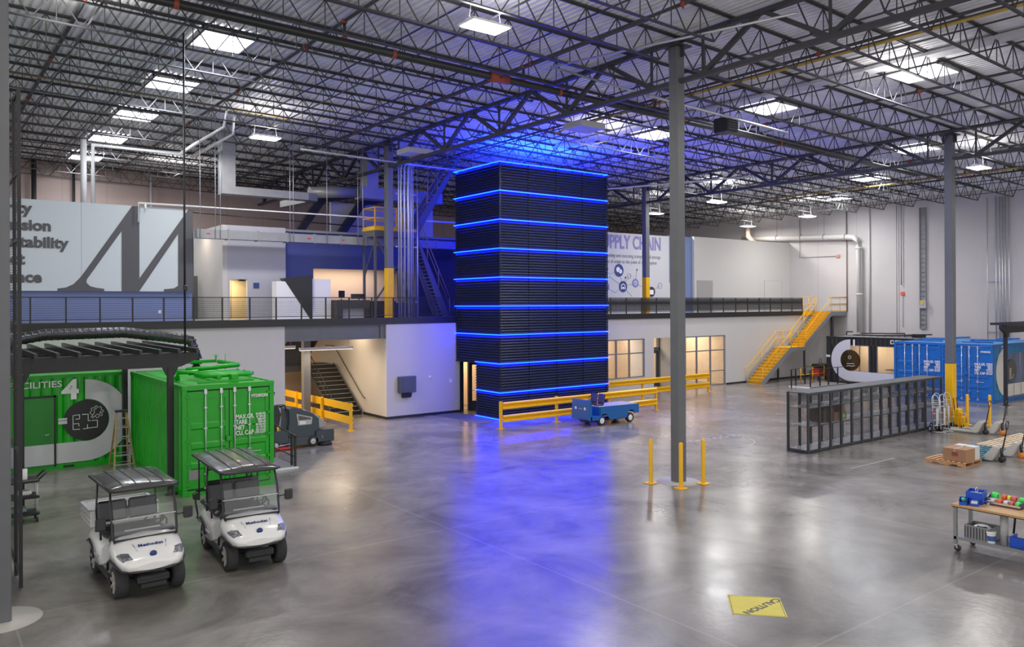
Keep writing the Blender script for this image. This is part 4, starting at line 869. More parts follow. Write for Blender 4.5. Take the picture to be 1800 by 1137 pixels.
# ================================================================== STAIR HALL
t = thing('hall_stair', 'dark steel stair in the recess under the left mezzanine', 'stair', (16.42, 33.2, 0), PI / 2)
DST = mat('stair_dark', (.05, .045, .043), .5); NOSE = mat('stair_nosing', (.45, .42, .38), .5)
stair_flight(t, 0, 0, 2.95, 2.15, 0, 1.45, DST, BLACK, sides=(0, 1)); b = MB()
for i in range(12): b.box(2.95 * i / 12 - .005, 2.95 * i / 12 + .05, .04, 1.41, 2.15 * (i + 1) / 12 - .004, 2.15 * (i + 1) / 12 + .008)
b.build('nosings', NOSE, t)
MB().box(2.95, 4.3, 0, 3.1, 1.85, 2.15).build('landing', DST, t); b = MB()
for x, y in ((4.2, .1), (4.2, 3.0), (3.0, 3.0)): b.bar((x, y, 0), (x, y, 1.85), .12)
b.build('landing_posts', DST, t)
stair_flight(t, 2.95, 2.15, .2, 4.3, 1.6, 3.05, DST, BLACK)
sloped_rail(t, [(0, .1), (2.95, 2.25)], 1.45, BLACK, .9, .018, 5, 'inner_railing'); sloped_rail(t, [(2.95, 2.25), (.2, 4.3)], 1.65, BLACK, .9, .018, 5, 'inner_railing')
MB().tube([(-.3, -.06, .75), (-.05, -.06, .85), (2.95, -.06, 3.0), (4.0, -.06, 3.0)], .02).build('wall_handrail', BLACK, t)
tag(MB().box(15.0, 15.3, 32.5, 32.8, 0, 4.16).build('hall_post', COLG), 'square grey steel post standing in front of the hall stair', 'column')
bpy.data.objects['hall_post'].location = (-1.45, .3, 0)
def pendant(u, v, z, L, lab):
    t = thing('linear_pendant', lab, 'pendant light', (u, v, z)); MB().box(0, L, -.05, .05, 0, .12).build('housing', mat('pendant_white', (.62, .62, .68), .4), t); MB().bar((.2, 0, .12), (.2, 0, 4.1 - z), .01).bar((L - .2, 0, .12), (L - .2, 0, 4.1 - z), .01).build('suspension', GREY, t)
    MB().box(.02, L - .02, -.04, .04, -.01, 0).build('diffuser', mat('pendant_glow', (1, .9, .8), .5, emit=(1, .8, .6), estr=3), t)
pendant(13.1, 32.2, 3.08, 2.45, 'long white linear light hanging in the stair hall opening'); pendant(10.9, 32.9, 3.15, 2.3, 'second linear light further left in the stair hall opening')
# ================================================================== YELLOW STAIR
t = thing('yellow_stair', 'bright yellow stair climbing to the right end of the mezzanine', 'stair', (0, 0, 0))
Y0_, Y1_ = 29.72, 30.85
stair_flight(t, 41.75, 0, 44.75, 2.15, Y0_, Y1_, GREY, YEL); stair_flight(t, 46.35, 2.15, 49.4, 4.38, Y0_, Y1_, GREY, YEL)
MB().box(44.75, 46.4, Y0_, Y1_, 1.9, 2.15).box(49.4, UR - .02, Y0_, VF, 4.1, 4.38).build('landings', GREY, t)
MB().box(44.75, 46.35, Y0_ + .02, Y1_ - .02, 2.15, 2.165).box(48.0, 49.4, 30.95, 31.0, 4.15, 4.42).build('landing_deck', YEL, t)
MB().bar((46.3, Y0_ + .08, 0), (46.3, Y0_ + .08, 1.9), .1).bar((44.9, Y1_ - .05, 0), (44.9, Y1_ - .05, 1.9), .1).bar((49.6, Y0_ + .1, 0), (49.6, Y0_ + .1, 4.1), .16).build('support_posts', STEEL, t)
for y in (Y0_, Y1_):
    b = MB(); H_ = [(41.75, .05), (44.75, 2.2), (46.35, 2.2), (49.4, 4.42)]
    if y == Y0_: H_.append((UR - .05, 4.42))
    b.tube([(x, y, z + .95) for x, z in ([(41.5, .0)] if y == Y1_ else []) + H_], .024).tube([(x, y, z + .5) for x, z in H_], .018)
    for x, z in H_ + [(43.2, 1.1), (47.9, 3.3), (45.5, 2.2)] + ([(50.4, 4.42)] if y == Y0_ else []): b.tube([(x, y, z - .05), (x, y, z + .95)], .02)
    b.build('handrail', YEL, t)
b = MB()
for z in (4.44, 4.9, 5.38): b.tube([(48.0, VF, z), (49.4, VF, z)], .02)
for x in (48.02, 48.7, 49.4): b.tube([(x, VF, 4.4), (x, VF, 5.38)], .02)
for z in (4.44, 4.9, 5.38): b.tube([(UR - .05, Y0_, z), (UR - .05, VF, z)], .02)
b.build('top_guard', YEL, t)
t = thing('low_barrier', 'low yellow tube barrier on the floor beneath the yellow stair', 'barrier', (44.2, 28.7, 0)); 
for x in (0, 1.3, 2.6): MB().tube([(x, 0, 0), (x, 0, .95)], .025).build('post', YEL, t)
MB().tube([(0, 0, .95), (2.6, 0, .95)], .025).tube([(0, 0, .5), (2.6, 0, .5)], .025).build('rails', YEL, t)
# ================================================================== GOLF CARTS
CW = mat('cart_white_paint', (.86, .86, .84), .18, coat=.6); CBK = mat('cart_black_plastic', (.025, .025, .027), .4); SEATM = mat('cart_seat_vinyl', (.035, .036, .042), .4)
ROOFM = mat('cart_roof_grey', (.075, .072, .072), .25, coat=.4); TYRE = mat('tyre_rubber', (.035, .035, .037), .75, bump=.8, bscale=70); ALLOY = mat('alloy_bright', (.85, .82, .78), .25, .5)
HEADL = mat('headlamp_clear', (.2, .21, .23), .12, .5, bump=.8, bscale=30)
def wheel(t, x, y, r, w, side, name='wheel', spokes=7, rim=.68):
    o = MB().lathe((x - w / 2, y, r), [(r * rim, 0), (r * .86, -.004), (r * .97, .012), (r, .04), (r, w - .04), (r * .97, w - .012), (r * .86, w + .004), (r * rim, w)], 36, 'x').build(name, TYRE, t)
    b = MB(); s = 1 if side > 0 else -1; xo = x + s * w / 2
    tr = MB()
    b.lathe((xo - s * .03 - (.05 if s > 0 else 0), y, r), [(r * rim, 0), (r * rim, .05)], 24, 'x'); b.prism([(y + r * rim * math.cos(a), r + r * rim * math.sin(a)) for a in [2 * PI * i / 24 for i in range(24)]], xo - s * .05, xo - s * .04, 'yz'); b.build('rim', CBK, o)
    sp = MB()
    for i in range(spokes):
        a = 2 * PI * i / spokes + .2; c, n_ = Vector((0, math.cos(a), math.sin(a))), Vector((0, -math.sin(a), math.cos(a)))
        P = [(c * r * .1 + n_ * r * .05), (c * r * rim * .97 + n_ * r * .07), (c * r * rim * .97 - n_ * r * .07), (c * r * .1 - n_ * r * .04)]
        sp.prism([(y + p.y, r + p.z) for p in P], xo - s * .03, xo + s * .004, 'yz')
    sp.lathe((xo - s * .036 if s > 0 else xo, y, r), [(r * .13, 0), (r * .13, .036), (0, .036)], 14, 'x')
    sp.build('spokes', ALLOY, o); return o
def loft_x(mb, secs, smooth=True): return mb.loft([[Vector(p) for p in s] for s in secs], True, smooth)
def cart(label, loc, rot, four=False):
    t = thing('golf_cart', label, 'golf cart', loc, rot); RR_ = .275
    for x, y in ((-.455, -.06), (.455, -.06), (-.455, 1.64), (.455, 1.64)): wheel(t, x, y, RR_, .21, 1 if x > 0 else -1)
    # front cowl
    secs = []
    for y, w_, zb, zs, zt in ((-.50, .26, .52, .57, .62), (-.475, .40, .50, .60, .69), (-.40, .49, .52, .66, .77), (-.27, .545, .58, .70, .85), (-.05, .57, .60, .75, .93), (.15, .57, .60, .80, .98), (.30, .56, .50, .83, 1.0)):
        secs.append([(-w_, y, zb + .03), (-w_ - .005, y, zs), (-w_ * .93, y, zs + (zt - zs) * .6), (-w_ * .7, y, zt - .015), (-w_ * .35, y, zt), (0, y, zt + .012), (w_ * .35, y, zt), (w_ * .7, y, zt - .015), (w_ * .93, y, zs + (zt - zs) * .6), (w_ + .005, y, zs), (w_, y, zb + .03), (w_ * .55, y, zb), (0, y, zb - .02), (-w_ * .55, y, zb)])
    secs0 = secs; b = loft_x(MB(), secs); body = b.build('front_cowl', CW, t)
    hp = MB(); hp.tube([(-.27, -.15, .895), (-.24, -.30, .825), (-.17, -.41, .745), (0, -.45, .70), (.17, -.41, .745), (.24, -.30, .825), (.27, -.15, .895)], .006, 6).build('hood_seam', GREY, body)
    for s in (-1, 1):
        def cp(y, k):
            ys = [q[0][1] for q in secs0]; n_ = max(0, min(len(ys) - 2, sum(1 for a in ys if a <= y) - 1)); f = (y - ys[n_]) / (ys[n_ + 1] - ys[n_])
            def on(sec): i0 = int(k); return Vector(sec[i0]).lerp(Vector(sec[i0 + 1]), k - i0)
            p = on(secs0[n_]).lerp(on(secs0[n_ + 1]), f); p.x *= s; p += Vector((s * .006, -.006, .006)); return p
        hl = MB()
        for a_ in range(4):
            for b_ in range(4):
                q = lambda i_, j_: cp(-.44 + .2 * i_ / 4 * (.55 + .45 * j_ / 4) + .03 * j_ / 4, 7.05 + 1.55 * j_ / 4)
                hl.face([q(a_, b_), q(a_ + 1, b_), q(a_ + 1, b_ + 1), q(a_, b_ + 1)])
        hl.build('headlight', HEADL, body)
        # arch lip
        MB().tube([(s * .57, .31, .40), (s * .575, .26, .55), (s * .575, .1, .615), (s * .575, -.12, .615), (s * .545, -.28, .58), (s * .47, -.41, .52), (s * .3, -.49, .50), (0, -.51, .49)], .022, 8).build('arch_lip', CBK, body)
    MB().lathe((0, -.43, .755), [(0, -.025), (.045, -.02), (.06, 0)], 20, 'y').build('emblem', NAVY, body).scale = (1, 1, 1)
    text('Methodist', .1, (0, -.27, .868), (R(22), 0, 0), NAVY, body, ax='CENTER', bold=.001)
    MB().rbox(-.26, .26, -.48, -.34, .27, .42, .03).rbox(-.22, .22, -.49, -.48, .30, .32, .005).rbox(-.22, .22, -.49, -.48, .35, .37, .005).build('front_bumper', CBK, t)
    ch = MB().box(-.2, .2, -.45, 2.1, .2, .27).tube([(-.4, 0, .265), (.4, 0, .265)], .03).tube([(-.4, 1.66, .265), (.4, 1.66, .265)], .045)
    for s in (-1, 1): ch.tube([(s * .2, -.1, .3), (s * .4, -.02, .22)], .018).tube([(s * .22, .06, .55), (s * .36, .03, .25)], .03).tube([(s * .22, 1.6, .6), (s * .36, 1.62, .28)], .03)
    ch.build('chassis', CBK, t)
    # floor, rocker, seat base, rear body
    MB().rbox(-.53, .53, .25, 1.0, .30, .35, .01).build('floor_pan', GREY, t)
    MB().rbox(-.57, -.50, .28, 1.30, .22, .33, .015).build('rocker', CBK, t); MB().rbox(.50, .57, .28, 1.30, .22, .33, .015).build('rocker', CBK, t)
    secs = []
    for y, w_, zb, zt in ((.92, .54, .32, .70), (.98, .575, .32, .76), (1.3, .59, .32, .78), (1.36, .60, .52, .79), (1.66, .605, .62, .80), (1.95, .59, .54, .78), (2.08, .55, .45, .72)):
        secs.append([(-w_, y, zb), (-w_, y, zt - .08), (-w_ + .06, y, zt), (0, y, zt + .01), (w_ - .06, y, zt), (w_, y, zt - .08), (w_, y, zb), (0, y, zb - .02)])
    rb = loft_x(MB(), secs).build('rear_body', CW, t)
    for s in (-1, 1): MB().tube([(s * .6, 1.33, .36), (s * .61, 1.40, .55), (s * .615, 1.66, .64), (s * .605, 1.9, .56)], .02, 8).build('arch_lip', CBK, rb)
    MB().rbox(-.61, -.575, .98, 1.28, .46, .49, .005).rbox(.575, .61, .98, 1.28, .46, .49, .005).build('side_step_line', LGREY, rb)
    st = thing_none = MB().rbox(-.52, .52, .82, 1.36, .79, .92, .045).build('seat', SEATM, t)
    M = Matrix.Translation((0, 1.38, .98)) @ Matrix.Rotation(-.2, 4, 'X')
    MB().rbox(-.52, -.01, -.05, .06, 0, .38, .04, M).rbox(.01, .52, -.05, .06, 0, .38, .04, M).build('backrest', SEATM, t)
    MB().tube([(-.56, .9, .78), (-.57, .92, .98), (-.57, 1.25, 1.0), (-.56, 1.34, .84)], .018).tube([(.56, .9, .78), (.57, .92, .98), (.57, 1.25, 1.0), (.56, 1.34, .84)], .018).build('armrests', CBK, t)
    MB().rbox(-.54, .54, .20, .40, .84, 1.02, .04).rbox(-.45, -.1, .37, .44, .86, .98, .02).rbox(.1, .46, .38, .46, .84, 1.0, .02).build('dashboard', SEATM, t)
    MB().rbox(-.3, .3, .28, .33, 1.015, 1.04, .01).build('dash_tray', LGREY, t)
    sw = MB(); C0 = Vector((.27, .62, 1.08)); ax = Vector((0, -.75, -.66)).normalized(); u_ = Vector((1, 0, 0)); v_ = ax.cross(u_)
    sw.tube([C0 + .17 * (math.cos(a) * u_ + math.sin(a) * v_) for a in [2 * PI * i / 24 for i in range(25)]], .016, 8).tube([C0 - .17 * u_, C0 + .17 * u_], .013).tube([C0, C0 + ax * .35], .022)
    sw.build('steering_wheel', CBK, t)
    # frame, windshield
    L = 2.5 if four else 1.78; yr = 1.5
    for s in (-1, 1):
        MB().tube([(s * .50, .06, .90), (s * .53, .10, 1.0), (s * .535, .22, 1.45), (s * .52, .34, 1.72), (s * .5, .42, 1.78)], .02, 8).build('front_strut', CBK, t)
        MB().tube([(s * .50, yr, .80), (s * .52, yr + .02, 1.2), (s * .5, yr - .02, 1.78)], .018, 8).build('rear_strut', CBK, t)
        if four: MB().tube([(s * .50, 2.28, .86), (s * .5, 2.3, 1.8)], .018, 8).build('rear_strut', CBK, t)
        MB().tube([(s * .54, .16, 1.22), (s * .66, .12, 1.24)], .012).rbox(*( (.64, .80) if s > 0 else (-.80, -.64)), .05, .12, 1.15, 1.36, .02).build('side_mirror', CBK, t)
    wz = [(.06, .93), (.10, 1.02), (.215, 1.45), (.33, 1.73)]
    g = MB()
    for (ya, za), (yb, zb) in zip(wz, wz[1:]): g.face([(-.5, ya, za), (.5, ya, za), (.5, yb, zb), (-.5, yb, zb)])
    g.build('windshield', glass('cart_windshield', (.93, .95, .95), mixv=.86) if 'cart_windshield' not in MATS else MATS['cart_windshield'], t)
    MB().tube([(-.53, .155, 1.27), (.53, .155, 1.27)], .013).build('windshield_split', mat('clear_trim', (.55, .56, .56), .3), t)
    MB().tube([(-.52, .03, .94), (-.3, .0, .965), (.3, .0, .965), (.52, .03, .94)], .022).build('windshield_base', CBK, t)
    MB().tube([(-.47, -.02, .985), (.47, -.02, .985)], .012).build('base_highlight_bar', LGREY, t)
    # roof
    y0, y1 = .12, .12 + L; rings = []; n = 11
    for k in range(n):
        f = k / (n - 1); y = y0 + (y1 - y0) * f; e = min(1, 4.5 * min(f, 1 - f) + .35); w_ = .50 + .085 * min(1, 6 * min(f, 1 - f) + .3); zt = 1.80 + .085 * e
        top = [(x * w_, y, 1.80 + (zt - 1.80) * (1 - abs(x) ** 3.2)) for x in (-1, -.93, -.8, -.5, -.2, .2, .5, .8, .93, 1)]
        rings.append([Vector(p) for p in top] + [Vector((w_, y, 1.765)), Vector((0, y, 1.775)), Vector((-w_, y, 1.765))])
    rf = MB().loft(rings).build('roof', ROOFM, t)
    rd = MB()
    for x in (-.34, -.12, .12, .34):
        rd.tube([(x, y0 + (y1 - y0) * f, 1.80 + .085 * min(1, 4.5 * min(f, 1 - f) + .35) * (1 - abs(x / .58) ** 3.2) + .004) for f in (.03, .1, .2, .5, .8, .9, .97)], .011, 6)
    rd.build('roof_ribs', ROOFM, rf)
    MB().tube([(-.56, y0 + .06, 1.785), (-.48, y0 - .02, 1.785), (.48, y0 - .02, 1.785), (.56, y0 + .06, 1.785), (.575, y1 - .08, 1.785), (.5, y1 + .02, 1.785), (-.5, y1 + .02, 1.785), (-.575, y1 - .08, 1.785), (-.56, y0 + .06, 1.785)], .026, 8).build('roof_gutter', CBK, rf)
    if four:
        M = Matrix.Translation((0, 1.56, .98)) @ Matrix.Rotation(.15, 4, 'X'); MB().rbox(-.52, .52, -.05, .06, 0, .42, .04, M).build('rear_backrest', SEATM, t)
        MB().rbox(-.52, .52, 1.68, 2.15, .80, .92, .045).build('rear_seat', SEATM, t); MB().rbox(-.5, .5, 2.1, 2.6, .40, .45, .01).build('rear_footplate', CBK, t)
        MB().tube([(-.54, 2.1, .45), (-.56, 2.35, .8), (-.56, 2.3, 1.05), (.56, 2.3, 1.05), (.56, 2.35, .8), (.54, 2.1, .45)], .02).tube([(-.45, 1.75, 1.25), (-.45, 1.75, 1.58), (.45, 1.75, 1.58), (.45, 1.75, 1.25)], .018).rbox(-.72, -.6, 1.75, 1.9, .98, 1.12, .02).build('grab_rail', CBK, t)
    else:
        bx = MB().box(-.58, .58, 1.62, 2.52, .86, .90)
        for a in ((-.6, -.565, 1.60, 2.54), (.565, .6, 1.60, 2.54), (-.565, .565, 1.60, 1.635), (-.565, .565, 2.505, 2.54)): bx.rbox(*a, .86, 1.16, .008)
        bx.build('cargo_box', CW, t); lp = MB()
        for a in ((-.615, -.6, 1.60, 2.54), (.6, .615, 1.60, 2.54)): lp.box(*a, .93, .95).box(*a, 1.02, 1.04).box(*a, 1.11, 1.13)
        lp.box(-.62, .62, 1.59, 1.64, 1.155, 1.175).box(-.62, .62, 2.5, 2.55, 1.155, 1.175).box(-.62, -.56, 1.6, 2.54, 1.155, 1.175).box(.56, .62, 1.6, 2.54, 1.155, 1.175).build('box_trim', LGREY, t)
    return t
cart('white golf cart with a white cargo box, parked nearest the left edge', (3.31, 15.05, 0), R(1))
cart('white golf cart with long roof and rear seat, in front of the green container', (5.27, 15.28, 0), R(-3.5), True)
# ================================================================== UTILITY TRUCK
t = thing('utility_truck', 'small blue flatbed utility truck with two seats in front of the guard rail', 'utility truck', (21.85, 23.8, 0))
MB().prism([(.12, .24), (0, .3), (.06, 1.08), (.13, 1.08), (.2, .78), (.2, .24)], 0, 1.05, 'xz').rbox(.12, .62, 0, 1.05, .24, .42, .01).rbox(.6, .66, 0, 1.05, .42, .76, .008).build('nose', BLUET, t)
P = [(.62, .3), (.62, .78), (1.0, .78), (2.9, .75), (2.9, .37), (2.62, .37), (2.55, .52), (2.3, .52), (2.15, .22), (1.2, .22), (1.05, .42), (.98, .48), (.75, .46), (.68, .3)]
MB().prism(P, .0, .04, 'xz').prism(P, 1.01, 1.05, 'xz').box(2.86, 2.9, .04, 1.01, .37, .75).box(.62, 2.86, .04, 1.01, .70, .745).build('bed_body', BLUET, t)
MB().box(1.02, 2.86, .05, 1.0, .745, .762).build('bed_deck', mat('deck_plate', (.38, .38, .44), .4, .3), t)
MB().rbox(.64, 1.0, .05, 1.0, .765, .80, .01).build('seat_base', mat('cream_trim', (.6, .58, .5), .5), t)
for y in (.3, .75):
    MB().rbox(.66, .98, y - .2, y + .2, .80, .88, .03).build('seat', SEATM, t); MB().rbox(-.05, .06, -.19, .19, 0, .42, .04, Matrix.Translation((.95, y, .86)) @ Matrix.Rotation(.2, 4, 'Y')).build('backrest', mat('navy_vinyl_seat', (.02, .03, .12), .4), t)
for x, y in ((.78, .1), (.78, .95), (2.42, .1), (2.42, .95)):
    w_ = MB().lathe((x, y - .07, .2), [(.12, 0), (.19, .0), (.2, .03), (.2, .11), (.19, .14), (.12, .14)], 24, 'y').build('wheel', TYRE, t)
    MB().lathe((x, y - .065, .2), [(0, -.0), (.05, -.012), (.06, 0), (.1, .01), (.125, -.005)], 18, 'y').lathe((x, y + .065, .2), [(0, .0), (.125, .005)], 18, 'y').build('rim', WHITE, w_)
MB().tube([(.1, .3, 1.02), (.42, .3, 1.1)], .015).tube([(.42 + .0 * i, .3 + .14 * math.cos(i * PI / 8), 1.1 + .14 * math.sin(i * PI / 8)) for i in range(17)], .012).build('steering_wheel', CBK, t)
MB().rbox(.5, .53, .02, .05, .8, 1.05, .005).build('orange_flag_rod', mat('fluo_orange', (.9, .15, .04), .5), t)
for y in (.25, .8): MB().lathe((.02, y, .72), [(0, -.02), (.05, -.015), (.065, 0)], 16, 'x').build('headlight', mat('lamp_glass', (.8, .75, .7), .2, coat=.5), t)
MB().box(.01, .03, .42, .63, .7, .73).build('name_strip', GALV, t); MB().tube([(.05, .2, .3), (-.1, .25, .28), (-.1, .5, .28), (.05, .55, .3)], .012).box(.2, 2.7, .3, .75, .14, .22).build('underframe', CBK, t)
# ================================================================== FLOOR SCRUBBER
t = thing('floor_scrubber', 'dark blue-grey ride-on floor scrubber parked behind the green container', 'floor scrubber', (9.5, 26.72, 0))
SB = mat('scrubber_slate', (.028, .045, .06), .3, coat=.3); W_ = .86
b = MB().prism([(1.05, .2), (.95, .55), (1.0, 1.0), (.98, 1.38), (1.1, 1.43), (1.5, 1.36), (1.85, 1.2), (2.1, .98), (2.12, .66), (2.05, .55), (1.95, .2)], .04, W_ - .04, 'xz'); b.build('tank_body', SB, t, .03)
MB().prism([(.0, .2), (.0, .62), (.3, .66), (.95, .66), (1.0, .2)], .02, W_ - .02, 'xz').build('rear_base', SB, t, .02)
MB().prism([(.3, .66), (.25, 1.4), (.42, 1.5), (.72, 1.5), (.82, 1.2), (.74, .66)], .3, W_ - .06, 'xz').build('seat_console', mat('scrubber_dark', (.02, .025, .03), .45), t, .02)
MB().prism([(2.0, .62), (1.93, 1.16), (2.12, 1.05), (2.32, .8), (2.36, .62)], .06, W_ - .06, 'xz').build('nose_cover', mat('scrubber_silver', (.3, .32, .34), .3, .3), t, .03)
MB().rbox(1.95, 2.66, -.03, W_ + .03, .12, .56, .03).build('front_bumper', SB, t); MB().rbox(.95, 2.0, .0, W_, .08, .36, .02).build('side_skirt', mat('scrubber_skirt', (.06, .07, .08), .5), t)
MB().prism([(.25, 1.3), (.33, 1.28), (.58, 2.0), (.48, 2.02)], .2, .66, 'xz').build('seat_back', SEATM, t, .02)
MB().prism([(1.27, 1.2), (1.85, 1.04), (1.82, .8), (1.33, .79)], .025, .045, 'xz').build('grille_frame', LGREY, t); g = MB()
for i in range(11): g.prism([(1.33 + i * .043, 1.15 - i * .012), (1.355 + i * .043, 1.145 - i * .012), (1.375 + i * .043, .97), (1.35 + i * .043, .97)], .012, .03, 'xz')
g.build('grille_slots', CBK, t); MB().prism([(1.36, .95), (1.6, .92), (1.6, .82), (1.38, .82)], .012, .02, 'xz').build('grille_badge', WHITE, t)
for x, r in ((1.86, .2), (.5, .17)):
    w_ = MB().lathe((x, -.03, r), [(.1, 0), (r - .02, 0), (r, .03), (r, .1), (.1, .1)], 24, 'y').build('wheel', TYRE, t); MB().lathe((x, -.04, r), [(0, 0), (.035, .0), (.04, .02)], 12, 'y').lathe((x, -.02, r), [(0, 0), (.11, .0)], 18, 'y').build('hub', GALV, w_)
MB().lathe((2.35, .12, .02), [(.0, .1), (.1, .1), (.24, .0), (.26, .0), (.26, .05), (.1, .14)], 24).build('side_brush', RUB, t); MB().tube([(2.2, .0, .45), (2.2, -.02, .3), (2.35, .1, .12)], .02).build('brush_arm', GALV, t)
MB().rbox(.0, 1.1, -.12, .2, .02, .1, .02).build('red_squeegee', RED, t); MB().tube([(.1, -.08, .2), (.55, -.1, .16), (1.0, -.08, .2)], .018).build('squeegee_bar', GALV, t)
MB().tube([(.62, .1, .5), (.62, .1, .8)], .035).build('yellow_canister', YEL, t); MB().rbox(.22, .45, .29, .3, 1.28, 1.42, .004).build('white_label', WHITE, t)
MB().tube([(.75, .3, 1.45), (.95, .3, 1.5), (1.0, .3, 1.3)], .03).tube([(.82 + .16 * math.cos(i * PI / 8), .4 + .16 * math.sin(i * PI / 8), 1.5) for i in range(17)], .014).build('steering_wheel', CBK, t)
# ================================================================== PLATFORM AT THE GREEN CONTAINER
t = thing('entry_platform', 'low grey entry platform with white front edge beside the green container', 'platform', (8.15, 23.45, 0))
MB().rbox(0, 1.35, .05, 3.9, 0, .05, .01).build('deck', mat('platform_grey', (.2, .19, .18), .7), t); MB().box(0, 1.35, 0, .05, 0, .055).build('white_edge', WTXT, t)

for x, y, h in ((1.28, .1, .98), (1.28, .38, 1.0), (1.28, 1.9, 1.1)): MB().box(x - .03, x + .03, y - .03, y + .03, .05, h).build('post', BLACK, t)
MB().tube([(1.28, -.02, .98), (1.28, .1, .99), (1.28, 2.0, 1.15), (1.28, 3.7, 1.2)], .025).tube([(1.28, .1, .35), (1.28, 3.6, .4)], .018).build('handrail', BLACK, t)
t = thing('ramp_railing', 'pair of black railings leading to the black container entrance', 'railing', (41.5, 27.0, 0))
MB().rbox(.3, 4.3, -.45, .9, 0, .06, .01).build('ramp_deck', mat('platform_grey', (.2, .19, .18), .7), t); MB().box(.25, .31, -.45, .9, 0, .065).build('white_edge', WTXT, t)
for i, (x, y) in enumerate(((.05, .6), (.57, .65), (1.93, .9), (.59, -.3), (1.59, -.3), (2.49, -.3), (3.5, -.3))): MB().box(x - .03, x + .03, y - .03, y + .03, .0, 1.05).build('post', BLACK, t)
MB().tube([(.05, .6, 1.05), (.57, .65, 1.06), (1.93, .9, 1.08), (3.8, .9, 1.08)], .02).tube([(.4, -.3, .9), (.59, -.3, 1.05), (3.5, -.3, 1.07), (4.3, -.3, 1.07)], .02).build('handrails', BLACK, t)
t = thing('tool_cart', 'red cart with black load standing behind the black ramp railings', 'cart', (46.6, 28.9, 0)); MB().rbox(0, .9, 0, .6, .25, .75, .02).build('tub', RED, t); MB().rbox(.0, 1.2, -.1, .6, .78, 1.05, .05).tube([(.3, .2, 1.05), (.3, .2, 1.4), (.5, .2, 1.4), (.5, .2, 1.05)], .02).build('load', CBK, t)
MB().cyl((.1, .02, .12), .12, .06, 14, 'y').cyl((.8, .02, .12), .12, .06, 14, 'y').cyl((.1, .52, .12), .12, .06, 14, 'y').cyl((.8, .52, .12), .12, .06, 14, 'y').build('wheels', TYRE, t)
# ================================================================== PERGOLAS
def pergola(label, loc, Lx, Ly, posts, z, n, over=.7):
    t = thing('pergola', label, 'pergola', loc)
    for x, y in posts: MB().rbox(x - .075, x + .075, y - .075, y + .075, 0, z, .01).box(x - .13, x + .13, y - .13, y + .13, 0, .02).build('post', BLACK, t)
    for y in (0, Ly): MB().prism([(-over, z + .38), (Lx + over, z + .38), (Lx + over, z + .2), (Lx + over - .45, z), (-over + .45, z), (-over, z + .2)], y - .06, y + .06, 'xz').build('beam', BLACK, t)
    for y in (0, Ly):
        b = MB()
        for x, yy in posts:
            if abs(yy - y) < .3: b.prism([(x - .2, z), (x + .2, z), (x + .1, z - .22), (x - .1, z - .22)], y - .05, y + .05, 'xz')
        if b.v: b.build('knee_bracket', BLACK, t)
    m_ = mat('rafter_black', (.022, .022, .023), .35)
    for i in range(n): x = -over + .15 + (Lx + 2 * over - .3) * i / (n - 1); MB().box(x - .035, x + .035, -.55, Ly + .5, z + .38, z + .5).build('rafter', m_, t)
    b = MB()
    for k in range(5): y = .3 + k * (Ly - .6) / 4; b.box(-over, Lx + over, y - .03, y + .03, z + .30, z + .37)
    b.build('cross_battens', m_, t)
    return t
pergola('black slatted pergola over the green FACILITIES container front, behind the carts', (2.0, 22.3, 0), 3.5, 5.1, [(.1, 0), (3.5, 0), (.1, 5.2), (3.45, 5.35)], 3.38, 11)
pergola('black slatted pergola at the right edge, in front of the blue container with the 2', (42.05, 12.2, 0), 6, 4.0, [(0.0, 4.05), (6, 4.05), (6, 0), (0, 0)], 3.5, 14)
t = thing('flexible_duct', 'black corrugated duct lying across the top of the left pergola', 'duct', (0, 0, 0)); pts = [(2.0, 27.0, 3.4), (2.3, 27.2, 4.0), (3.2, 27.4, 4.15), (5.4, 27.5, 4.17), (6.6, 27.5, 4.0), (7.4, 27.4, 3.85), (7.55, 27.3, 3.3), (7.55, 27.3, 2.95)]
MB().tube(pts, .17, 16).build('duct_skin', mat('foil_black', (.045, .045, .05), .3, .4, bump=1.0, bscale=5), t); b = MB()
P_ = [Vector(p) for p in pts]
for a, c in zip(P_, P_[1:]):
    n = int((c - a).length / .16)
    for i in range(n): q = a + (c - a) * (i / max(1, n)); b.tube([q, q + (c - a).normalized() * .05], .176, 16)
b.build('duct_rings', mat('foil_black_b', (.06, .06, .065), .25, .5), t)
# ================================================================== LADDER
t = thing('step_ladder', 'wooden-sided step ladder standing open against the green container', 'ladder', (5.2, 26.9, 0)); LW = mat('fibreglass_tan', (.42, .28, .12), .5)
for s in (-1, 1): MB().bar((s * .29, -.45, 0), (s * .14, 0, 1.75), .05, .03).build('front_rail', LW, t); MB().bar((s * .27, .42, 0), (s * .13, .04, 1.72), .045, .025).build('rear_rail', LW, t)
for i in range(6): f = (i + .6) / 6.4; w_ = .29 - .15 * f; MB().box(-w_, w_, -.45 + .45 * f - .04, -.45 + .45 * f + .05, 1.75 * f, 1.75 * f + .03).build('step', GALV, t)
b = MB().bar((-.27, .4, .12), (.27, .4, .12), .02)
for f in (.25, .5, .75): b.bar((-.27 + .13 * f, .42 - .38 * f, 1.72 * f), (.27 - .13 * f, .42 - .38 * f, 1.72 * f), .02)
b.bar((-.2, -.2, .9), (-.2, .2, .9), .015).bar((.2, -.2, .9), (.2, .2, .9), .015).build('rear_braces', GALV, t); MB().rbox(-.17, .17, -.07, .1, 1.73, 1.80, .01).build('top_cap', CBK, t)
